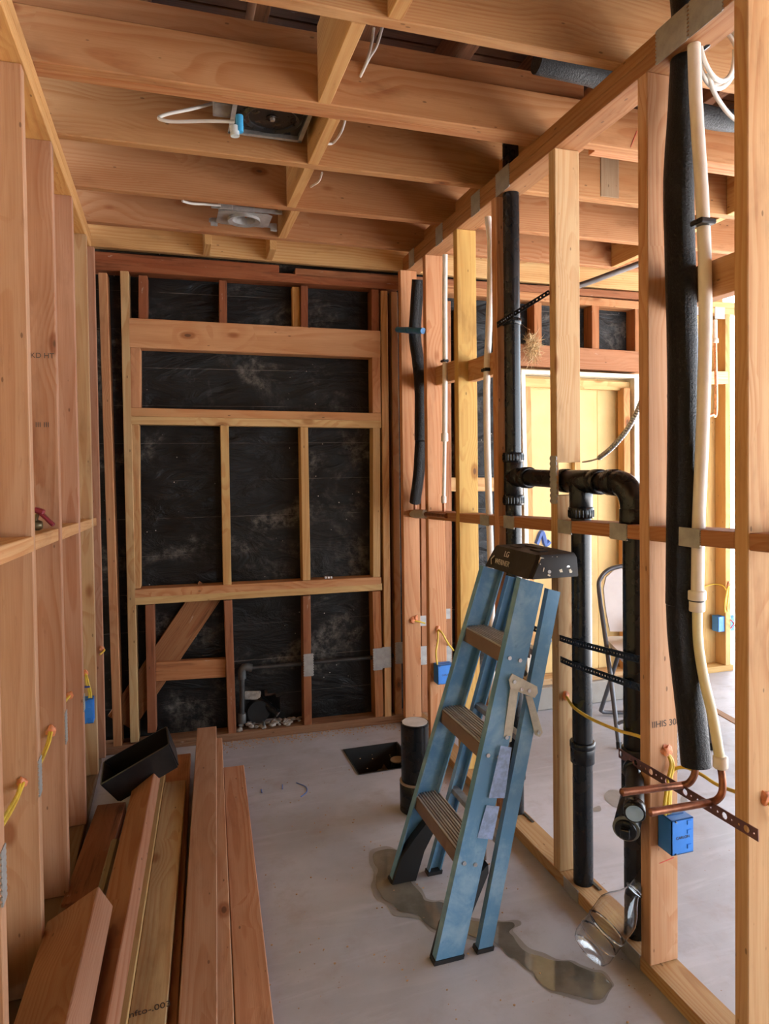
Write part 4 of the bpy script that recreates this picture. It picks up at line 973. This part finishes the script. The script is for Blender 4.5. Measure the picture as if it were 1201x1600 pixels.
q = px(33, 1223, Y=LS[3][0]-.004); cable('yellow cable pair leaving sealant on the nearest left stud', [[q, px(26, 1243, Y=LS[3][0]-.06), px(14, 1264, Y=LS[3][0]-.20), px(2, 1283, Y=LS[2][0]+.04)], [q+Vector((.006, 0, 0)), px(28, 1246, Y=LS[3][0]-.06), px(17, 1268, Y=LS[3][0]-.20), px(4, 1289, Y=LS[2][0]+.04)]], .0042, YCABLE, [(q, .015)])
q = px(81, 1142, Y=LS[4][0]-.004); cable('yellow cable running down from sealant on the second left stud', [[q, px(77, 1160, Y=LS[4][0]-.05), px(70, 1178, Y=LS[4][0]-.15), px(61, 1197, Y=LS[3][0]+.05)], [q+Vector((-.006, 0, 0)), px(74, 1160, Y=LS[4][0]-.05), px(67, 1178, Y=LS[4][0]-.15), px(59, 1197, Y=LS[3][0]+.05)]], .0042, YCABLE, [(q, .016)])
q = px(109, 1087, Y=LS[5][0]-.004); cable('stub of yellow cable in sealant on the third left stud', [[q, px(105, 1092, Y=LS[5][0]-.05), px(102, 1096, Y=LS[5][0]-.1)]], .0042, YCABLE, [(q, .014)])
q = px(134, 1052, Y=LS[6][0]-.004); e = cable('yellow cable loop tied above the slim blue box on the left wall', [[q, px(135, 1066, Y=yl+.01), px(139, 1082, Y=yl+.02), px(139, 1094, Y=yl+.02)], [q, px(138, 1066, Y=yl+.01), px(142, 1082, Y=yl+.02), px(142, 1094, Y=yl+.02)]], .0042, YCABLE, [(q, .014)])
box('cable_tie', px(136.5, 1073, Y=yl+.01), (.022, .012, .008), plain('navy_tie', (.03, .05, .25), .5), e, .002)
q = px(159, 1014, Y=LS[7][0]-.004); cable('short yellow cable in sealant on the last left stud', [[q, px(163, 1016, Y=LS[7][0]-.01), px(156, 1023, Y=LS[7][0]-.04)]], .0042, YCABLE, [(q, .013)])
q = fw(1139, 913, -.004); e = cable('yellow cable dropping to the open blue box on the far plywood wall', [[q, fw(1135, 925, -.01), fw(1132, 945, -.01), fw(1133, 964, .02)], [q, fw(1138, 930, -.01), fw(1136, 948, -.01), fw(1137, 964, .02)], [fw(1098, 917, .08), fw(1115, 913, .06), fw(1128, 915, .02), fw(1134, 922, -.005)]], .0042, YCABLE, [(q, .016)])
WG = 'white cables at the ceiling'
cable('white cable hanging from a hole in the joist above the blocking', [[px(598, 40, Y=1.99), px(588, 72, Y=1.985), px(576, 92, Y=1.99), px(562, 121, Y=2.004)], [px(584, 44, Y=1.99), px(580, 70, Y=1.985), px(572, 98, Y=1.99), px(562, 121, Y=2.004)]], .0045, WCABLE, (), WG)
cable('white cable looping below the joist right of the fan', [[px(541, 180, Y=2.30), px(533, 206, Y=2.32), px(519, 224, Y=2.412), px(505, 222, Y=2.36), px(499, 216, Y=2.30)]], .0045, WCABLE, (), WG)
cable('short white cable end in a joist hole below the fan row', [[px(503, 270, Y=2.70), px(498, 283, Y=2.78), px(485, 292, Y=2.838)]], .0045, WCABLE, (), WG)
cable('long white cable bent out from the exhaust fan', [[px(366, 190, Y=2.20), px(320, 189, Y=2.22), px(270, 190, Y=2.24), px(248, 185, Y=2.25), px(262, 178, Y=2.27), px(300, 170, Y=2.30), px(338, 160, Y=2.34)]], .0055, WCABLE, (), WG)
cable('white cable leading to the recessed light', [[px(345, 321, Y=2.95), px(320, 319, Y=2.95), px(300, 318, Y=2.93), px(285, 314, Y=2.90)]], .0055, WCABLE, (), WG)
# coiled cable under the top plate, near right
co = tag(empty('cable_coil', px(1120, 75, Y=1.36)), 'loose coil of white cable tied below the top plate at upper right', 'cable')
C0 = px(1121, 78, Y=1.36)
for k, (rx, rz, ox, oz) in enumerate(((.062, .074, 0, 0), (.066, .080, .004, -.004), (.058, .070, .010, .003))):
    pts = [C0+Vector((ox+rx*math.cos(a), .006*k+.012*math.sin(a*1.3+k), oz+rz*math.sin(a))) for a in [2*math.pi*i/28+k for i in range(30)]]
    tube('cable_loop', pts, .0055, WCABLE, co, 10, False)
tube('cable_tail', [C0+Vector((-.03, 0, -.06)), C0+Vector((.0, .01, -.10)), C0+Vector((.05, .02, -.135)), C0+Vector((.10, .03, -.15))], .0055, WCABLE, co, 10)
tp = px(1099, 66, Y=1.35); box('tape_wrap', tp, (.03, .03, .026), SHINYBLACK, co, .004, Matrix.Rotation(.5, 4, 'Y')); tube('tie_wire', [tp, px(1124, 48, Y=1.36)], .003, BLACKMETAL, co, 8, False)

# ---- exhaust fan housing between the joists
ZF = 2.50
fn = tag(empty('exhaust_fan', (.335, 2.26, ZF)), 'square metal exhaust fan housing with a black round blower between the joists', 'exhaust fan')
x0, x1, y0, y1 = .222, .452, 2.15, 2.375
b = bmesh.new()
for dx, dy, dz, c in ((.0025, y1-y0, .17, (x0, (y0+y1)/2, ZF+.085)), (.0025, y1-y0, .17, (x1, (y0+y1)/2, ZF+.085)), (x1-x0, .0025, .17, ((x0+x1)/2, y0, ZF+.085)), (x1-x0, .0025, .17, ((x0+x1)/2, y1, ZF+.085)), (x1-x0, y1-y0, .0025, ((x0+x1)/2, (y0+y1)/2, ZF+.17))):
    box_bm(dx, dy, dz, 0, 1, b, c)
bm_obj('housing', b, GALVD, fn)
b = bmesh.new()
for dx, dy, c in ((.014, y1-y0+.02, (x0-.004, (y0+y1)/2, ZF)), (.014, y1-y0+.02, (x1+.004, (y0+y1)/2, ZF)), (x1-x0+.02, .014, ((x0+x1)/2, y0-.004, ZF)), (x1-x0+.02, .014, ((x0+x1)/2, y1+.004, ZF))):
    box_bm(dx, dy, .003, 0, 1, b, c)
bm_obj('flange', b, GALV, fn)
cf = Vector((.345, 2.265, ZF+.02))
bm_obj('blower_plate', box_bm(x1-x0-.01, y1-y0-.01, .004), SHINYBLACK, fn, Matrix.Translation((.337, 2.262, ZF+.014)))
ring = lathe_bm([(.098, .05), (.100, .03), (.098, .008), (.088, .0), (.078, .006), (.072, .03), (.070, .06)], 40); bm_obj('intake_ring', ring, SHINYBLACK, fn, Matrix.Translation((cf.x, cf.y, ZF+.001)), 40)
whl = tag_ = bm_obj('blower_wheel', lathe_bm([(0, .012), (.02, .012), (.024, .03), (.060, .05), (.066, .05), (.066, .09), (0, .09)], 32), ABS, fn, Matrix.Translation((cf.x, cf.y, ZF-.004)), 40)
bm_obj('hub_nut', lathe_bm([(0, -.002), (.007, -.002), (.009, .006), (.009, .012)], 12), RIVET, fn, Matrix.Translation((cf.x, cf.y, ZF+.002)), 40)
box('junction_box', (.185, 2.27, ZF+.045), (.055, .085, .065), GALVD, fn, .002); box('label', (.185, 2.2255, ZF+.05), (.05, .002, .04), plain('yellow_label', (.42, .25, .08), .6), fn)
tapeP = px(374, 196, Y=2.17); tube('tape_wrap', [tapeP+UPZ*.03, tapeP-UPZ*.02], .012, BLUETAPE, fn, 12, False); tube('foam_plug', [tapeP+Vector((-.016, 0, -.005)), tapeP+Vector((-.014, 0, -.035))], .014, plain('clear_wrap', (.5, .55, .55), .3), fn, 12, False)

# ---- recessed light frame between the joists
cn = tag(empty('recessed_light', (.34, 3.0, 2.44)), 'galvanised recessed light frame with a round opening between the rear joists', 'light fixture')
yq0, yq1 = 2.96, 3.15; ZC = 2.455
b = bmesh.new(); cc = Vector((.335, 3.07, ZC)); M_ = 28; rings = []
for dz in (0, .002):
    inner, outer = [], []
    for k in range(M_):
        cx_, cy_ = math.cos(2*math.pi*k/M_), math.sin(2*math.pi*k/M_); qq = max(abs(cx_), abs(cy_))
        inner.append(b.verts.new(cc+Vector((.062*cx_, .062*cy_, dz)))); outer.append(b.verts.new(cc+Vector((cx_/qq*.115, cy_/qq*.085, dz))))
    rings.append((inner, outer))
for k in range(M_):
    l = (k+1) % M_
    for inner, outer in rings: b.faces.new((inner[k], inner[l], outer[l], outer[k]))
    for q_ in (0, 1): b.faces.new((rings[0][q_][k], rings[0][q_][l], rings[1][q_][l], rings[1][q_][k]))
bm_obj('mounting_pan', b, GALV, cn)
bm_obj('trim_ring', lathe_bm([(.070, .0), (.070, -.012), (.050, -.006), (.046, .02), (.046, .10), (0, .10)], 32), GALV, cn, Matrix.Translation(cc), 40)
box('junction_box', (.25, 2.995, ZC+.055), (.055, .06, .10), GALV, cn, .002); 
for k in range(3): tube('knockout', [(.235+.015*k, 2.962, ZC+.055), (.235+.015*k, 2.9655, ZC+.055)], .006, GALVD, cn, 12, False)
for yq in (2.98, 3.155):
    box('hanger_bar', (.34, yq, ZC+.012), (.30, .003, .018), GALV, cn)
for xq, yq in ((.212, 3.16), (.478, 3.16)): box('hanger_foot', (xq, yq, ZC+.008), (.03, .012, .035), GALV, cn, .002)
tube('wire_nut', [cc+Vector((-.012, -.02, .03)), cc+Vector((.012, -.01, .01))], .008, ORANGE, cn, 10, False)

# ---- clear bottle tipped against the bottom plate
Bs = px(921, 1484, Z=.058); Nk = EYE+ray(998, 1381)*((Bs-EYE).dot(_f))
ax = (Nk-Bs).normalized(); Lb = (Nk-Bs).length
R_ = .054
prof = [(0, .010), (.030, .008), (.048, .0), (R_-.004, .004), (R_, .016), (R_*.985, Lb*.30), (R_, Lb*.52), (R_*.985, Lb*.58), (R_*.80, Lb*.68), (R_*.52, Lb*.78), (R_*.36, Lb*.86), (R_*.32, Lb*.90), (R_*.36, Lb*.905), (R_*.36, Lb*.915), (R_*.30, Lb*.92), (R_*.30, Lb)]
inn = [(max(0, r-.0012), z+(.0012 if z < .012 else 0)) for r, z in prof][::-1]
bottle = tag(empty('plastic_bottle', Bs), 'empty clear plastic bottle tipped against the bottom plate of the right wall', 'bottle')
MB = Matrix.Translation(Bs) @ frame(ax, Vector((1, -.4, .3))) @ Matrix.Rotation(math.pi/2, 4, 'Y')
bm_obj('bottle_body', lathe_bm(prof+inn, 48), PET, bottle, MB, 40)
bm_obj('neck_ring', lathe_bm([(R_*.30, Lb*.90), (R_*.44, Lb*.90), (R_*.44, Lb*.912), (R_*.30, Lb*.912)], 32), PET, bottle, MB, 40)
for zz in (.18, .34): bm_obj('body_ridge', lathe_bm([(R_*.99, Lb*zz-.003), (R_*1.02, Lb*zz), (R_*.99, Lb*zz+.003)], 40), PET, bottle, MB, 40)

# ---- spilled water
def ground_patch(name, pxs, z, mat, jitter=.0):
    pts = [px(x, y, Z=0) for x, y in pxs]; out = []
    n_ = len(pts)
    for i in range(n_):
        p0, p1, p2, p3 = pts[i-1], pts[i], pts[(i+1) % n_], pts[(i+2) % n_]
        for k in range(5):
            t = k/5; c = .5*((2*p1)+(p2-p0)*t+(2*p0-5*p1+4*p2-p3)*t*t+(3*p1-p0-3*p2+p3)*t**3)
            c += Vector((noise.noise(c*21), noise.noise(c*23+Vector((5, 0, 0))), 0))*jitter; out.append(Vector((c.x, c.y, z)))
    b = bmesh.new(); vs = [b.verts.new(p) for p in out]; fc_ = b.faces.new(vs)
    r = bmesh.ops.triangulate(b, faces=[fc_]); return bm_obj(name, b, mat)
PUD = [(584, 1336), (600, 1328), (620, 1329), (636, 1340), (634, 1356), (640, 1372), (652, 1390), (662, 1406), (676, 1411), (688, 1410), (700, 1416), (718, 1428), (740, 1440), (770, 1442), (797, 1441), (805, 1449), (794, 1459), (812, 1478), (833, 1491), (860, 1503), (888, 1505), (905, 1512), (925, 1517), (940, 1523), (953, 1535), (954, 1547), (938, 1559), (912, 1561), (884, 1551), (858, 1545), (838, 1530), (820, 1510), (796, 1495), (783, 1478), (752, 1468), (722, 1460), (690, 1455), (668, 1447), (648, 1430), (626, 1424), (604, 1408), (588, 1384), (590, 1358)]
cx0, cy0 = 760, 1440
HAL = [(x+(8 if x > 760 and y < 1500 else -7 if x < 640 else 3), y+(6 if i > 25 else -4)) for i, (x, y) in enumerate(PUD)]
pd = ground_patch('damp_rim', HAL, .0008, DAMP, .011); pd['kind'] = 'stuff'; tag(pd, 'damp edge of the puddle on the concrete', 'water')
pd = ground_patch('puddle', PUD, .0018, WET, .014); pd['kind'] = 'stuff'; tag(pd, 'spilled water puddle around the ladder feet and bottle', 'water')

for pts in (((944, 1240), (958, 1234), (972, 1238), (980, 1252), (966, 1262), (950, 1256)), ((927, 1262), (936, 1259), (940, 1265), (930, 1268)), ((1062, 1246), (1070, 1243), (1074, 1252), (1064, 1256))):
    o = ground_patch('dark_stain', pts, .0009, DAMP, .012); o.parent = floor; set_world(o, Matrix())

# ---- folding chair and carton in the next room
th = math.radians(-21); ca, sa = math.cos(th), math.sin(th)
ft = px(967, 1170, Z=0); lx, ly = -.215, -.205
chair = tag(empty('folding_chair', (ft.x-(lx*ca-ly*sa), ft.y-(lx*sa+ly*ca), 0)), 'white folding chair with grey tube frame in the next room', 'chair')
chair.rotation_euler.z = th
def cl(pts): return [chair_M @ Vector(p) for p in pts]
chair_M = Matrix.Translation(chair.location) @ Matrix.Rotation(th, 4, 'Z')
arch = [(-.215, -.205, .012), (-.215, 0, .41), (-.215, .155, .68), (-.20, .178, .75), (-.15, .190, .795), (-.07, .197, .812), (0, .198, .815), (.07, .197, .812), (.15, .190, .795), (.20, .178, .75), (.215, .155, .68), (.215, 0, .41), (.215, -.205, .012)]
tube('front_frame', cl(arch), .0115, CHAIRF, chair, 12, True, 4)
rear = [(-.185, -.10, .43), (-.19, .08, .20), (-.195, .215, .03), (-.18, .225, .018), (-.14, .226, .016), (.14, .226, .016), (.18, .225, .018), (.195, .215, .03), (.19, .08, .20), (.185, -.10, .43)]
tube('rear_frame', cl(rear), .0105, CHAIRF, chair, 12, False)
tube('stretcher', cl([(-.215, -.16, .10), (-.19, -.165, .115), (0, -.165, .115), (.19, -.165, .115), (.215, -.16, .10)]), .009, CHAIRF, chair, 10, False)
def slab(name, outline, th_, mat, f):
    b = bmesh.new(); A = [b.verts.new(chair_M @ Vector(f(u, v_, 0))) for u, v_ in outline]; B = [b.verts.new(chair_M @ Vector(f(u, v_, th_))) for u, v_ in outline]; m = len(outline)
    for k in range(m): b.faces.new((A[k], A[(k+1) % m], B[(k+1) % m], B[k]))
    b.faces.new(A); b.faces.new(B[::-1]); return bm_obj(name, b, mat, chair, smooth=30)
def rr(w, h, r, n_=6):
    o = []
    for cx_, cy_, a0 in ((w-r, h-r, 0), (-w+r, h-r, 90), (-w+r, -h+r, 180), (w-r, -h+r, 270)):
        for k in range(n_+1): a = math.radians(a0+90*k/n_); o.append((cx_+r*math.cos(a), cy_+r*math.sin(a)))
    return o
slab('seat', rr(.195, .185, .05), .022, CHAIRW, lambda u, v_, w_: (u, v_-.03, .425+w_+.03*(v_ < -.17)*-1))
bo = [(-.19, .50), (-.198, .60), (-.195, .70), (-.175, .755), (-.13, .79), (-.09, .80), (-.075, .785), (-.05, .772), (0, .768), (.05, .772), (.075, .785), (.09, .80), (.13, .79), (.175, .755), (.195, .70), (.198, .60), (.19, .50)]
slab('backrest', bo, .018, CHAIRW, lambda u, v_, w_: (u, .030+(v_-.46)*.50-.012+w_-.03*(1-(u/.2)**2)*0, v_))
for sx in (-1, 1): tube('hinge_bracket', cl([(sx*.20, -.02, .42), (sx*.20, .04, .40)]), .012, CHAIRF, chair, 8, False); 
for sx in (-1, 1): tube('foot_cap', cl([(sx*.215, -.207, .0), (sx*.215, -.198, .03)]), .0135, ABS, chair, 10, False)
carton = tag(empty('cardboard_box', chair_M @ Vector((-.02, .03, .448))), 'small brown cardboard box standing on the folding chair seat', 'box')
box('carton', chair_M @ Vector((.03, .05, .448+.055)), (.20, .16, .11), CARD, carton, .003, Matrix.Rotation(th+.15, 4, 'Z'))
box('flap', chair_M @ Vector((.03, .035, .448+.118)), (.17, .06, .012), CARD2, carton, .002, Matrix.Rotation(th+.15, 4, 'Z') @ Matrix.Rotation(.25, 4, 'X'))

# ---- small finds
val = tag(empty('ball_valve', px(66, 818, X=XL-.02)), 'brass valve with a dark red lever lying on the left wall blocking', 'valve')
v0_ = Vector((XL-.05, px(66, 818, X=XL-.03).y, 0)); v0_.z = lrail(v0_.y)+.016
tube('valve_body', [v0_+Vector((-.035, .0, 0)), v0_+Vector((-.02, 0, 0)), v0_+Vector((-.012, 0, 0)), v0_+Vector((.012, 0, 0)), v0_+Vector((.02, 0, 0))], [.011, .011, .015, .015, .011], BRASSV, val, 14, False)
box('lever', v0_+Vector((.034, -.01, .018)), (.055, .026, .010), RED, val, .003, Matrix.Rotation(math.radians(48), 4, 'Y')); box('lever_grip', v0_+Vector((.014, -.01, .042)), (.03, .028, .016), RED, val, .004, Matrix.Rotation(math.radians(20), 4, 'Y'))
tube('valve_stem', [v0_+Vector((0, 0, .01)), v0_+Vector((.01, -.005, .036))], .006, BRASSV, val, 10, False)
for k, x in enumerate((508.5, 513, 517)):
    p = bw(x, 903.5, .03); c_ = box('small_cube', p+Vector((0, 0, .004)), (.011, .011, .011), CAPW, None, .0012, Matrix.Rotation(.3*k, 4, 'Z'))
    tag(c_, ('left', 'middle', 'right')[k]+' one of three tiny white cubes on the window sill plate', 'cube', 'tiny cubes on the sill')
p = px(743, 1208, Z=.038); tag(board('wood_offcut', p+Vector((.05, .05, 0)), p+Vector((-.01, -.06, 0)), .07, .036, UPZ, WOOD, None, YELLOW, .002), 'small yellow wood offcut on the floor behind the ladder', 'wood')
st_ = px(742, 1184, X=1.30); tag(hole_strip('copper_strap', [px(722, 1184, X=1.30), px(760, 1200, X=1.30)], .022, .0205, STRAP, None, (-1, 0, 0), .002, .5, True), 'short copper-coloured strap low in the bay behind the ladder', 'strap')
# straw nest tucked under the old header
random.seed(5); b = bmesh.new(); nc = bw(831, 543, -.03)
for k in range(420):
    d_ = Vector((random.gauss(0, 1), random.gauss(0, .8), random.gauss(0, 1.5))).normalized(); o_ = nc+Vector((random.gauss(0, .016), random.gauss(0, .014), random.gauss(0, .034)))
    L_ = random.uniform(.03, .075); c_ = d_.cross(Vector((random.random(), random.random(), random.random()))).normalized()*.0011
    m_ = o_+d_*L_*.5+Vector((0, 0, -.006)); vs = [b.verts.new(v_) for v_ in (o_-c_, o_+c_, m_+c_, m_-c_, o_+d_*L_)]
    b.faces.new(vs[:4]); b.faces.new((vs[3], vs[2], vs[4]))
nest = tag(bm_obj('straw_nest', b, STRAW), 'ragged tuft of dry straw hanging beside the vent pipe', 'nest', None, 'stuff')
# rubble at the foot of the back wall and chips on the slab
def scatter(name, n_, place, rmin, rmax, mat, label, cat):
    b = bmesh.new()
    for k in range(n_):
        P, r = place(k), random.uniform(rmin, rmax); s0 = len(b.verts)
        q = bmesh.ops.create_icosphere(b, subdivisions=1, radius=r)['verts']
        for v_ in q: v_.co = Vector((v_.co.x*random.uniform(.8, 1.4), v_.co.y*random.uniform(.7, 1.2), v_.co.z*random.uniform(.4, .8)))*random.uniform(.85, 1.1)+P
    return tag(bm_obj(name, b, mat), label, cat, None, 'stuff')
random.seed(11)
scatter('rubble', 46, lambda k: bw(random.uniform(372, 478), 1138, .03+random.uniform(-.02, .05))*Vector((1, 1, 0)).length**0 if False else Vector((bw(random.uniform(372, 478), 1138).x, bwy(.3, random.uniform(.01, .075)), .046+random.uniform(0, .012))), .006, .02, RUBBLE, 'broken concrete crumbs on the back wall sill under the pipe', 'rubble')
def chip_at(k):
    X = random.uniform(.15, 1.1); return Vector((X, bwy(X)-abs(random.gauss(0, .045))-.003, .002))
scatter('sawdust', 420, chip_at, .0015, .0042, SAW, 'sawdust and wood chips along the foot of the back wall', 'sawdust')
def chip2(k): return Vector((random.uniform(.2, 1.15), random.uniform(1.35, 3.1), .0015))
scatter('wood_chips', 170, chip2, .0012, .0035, SAW, 'tiny wood chips strewn over the slab', 'sawdust')
# blue chalk strokes on the slab, stamps and pencil marks on the studs
for pts in (((441, 1226), (441, 1233)), ((408, 1233), (409, 1239)), ((463, 1223), (477, 1229), (479, 1237), (470, 1245))):
    w_ = [px(x, y, Z=.0012) for x, y in pts]; tube('chalk_mark', w_, .0022, BLUEINK, floor, 6)
for x, y, s_, k in ((66, 556, 'KD HT', 4), (66, 664, 'III III', 4)):
    p = px(x, y, Y=LS[k][0]); ink_text('grade_stamp', s_, .022, p, (1, 0, 0), DN, INK, wall_left)
p = px(1040, 1130, Y=SY['b']); ink_text('grade_stamp', 'IIHIS 308', .024, p, (1, 0, 0), DN, INK, wall_right)
p = px(232, 1578, Z=.0803); ink_text('grade_stamp', 'mfto-.003', .026, p, (1, .08, 0), UPZ, INK, bpy.data.objects['lumber.004'])
tube('chalk_line', [px(1030, 1349, Y=SY['b']-.0005), px(1052, 1340, Y=SY['b']-.0005)], .0011, REDINK, wall_right, 6, False)
tube('chalk_line', [px(985, 230, Y=2.001), px(995, 205, Y=2.001)], .0013, REDINK, ceiling, 6, False)
for pts in (((838, 850), (846, 832), (852, 850), (858, 846)), ((845, 1005), (852, 992), (858, 1003))):
    w_ = [bw(x, y, .083) for x, y in pts]; tube('blue_scrawl', w_, .016, BLUEINK, wall_back, 6)
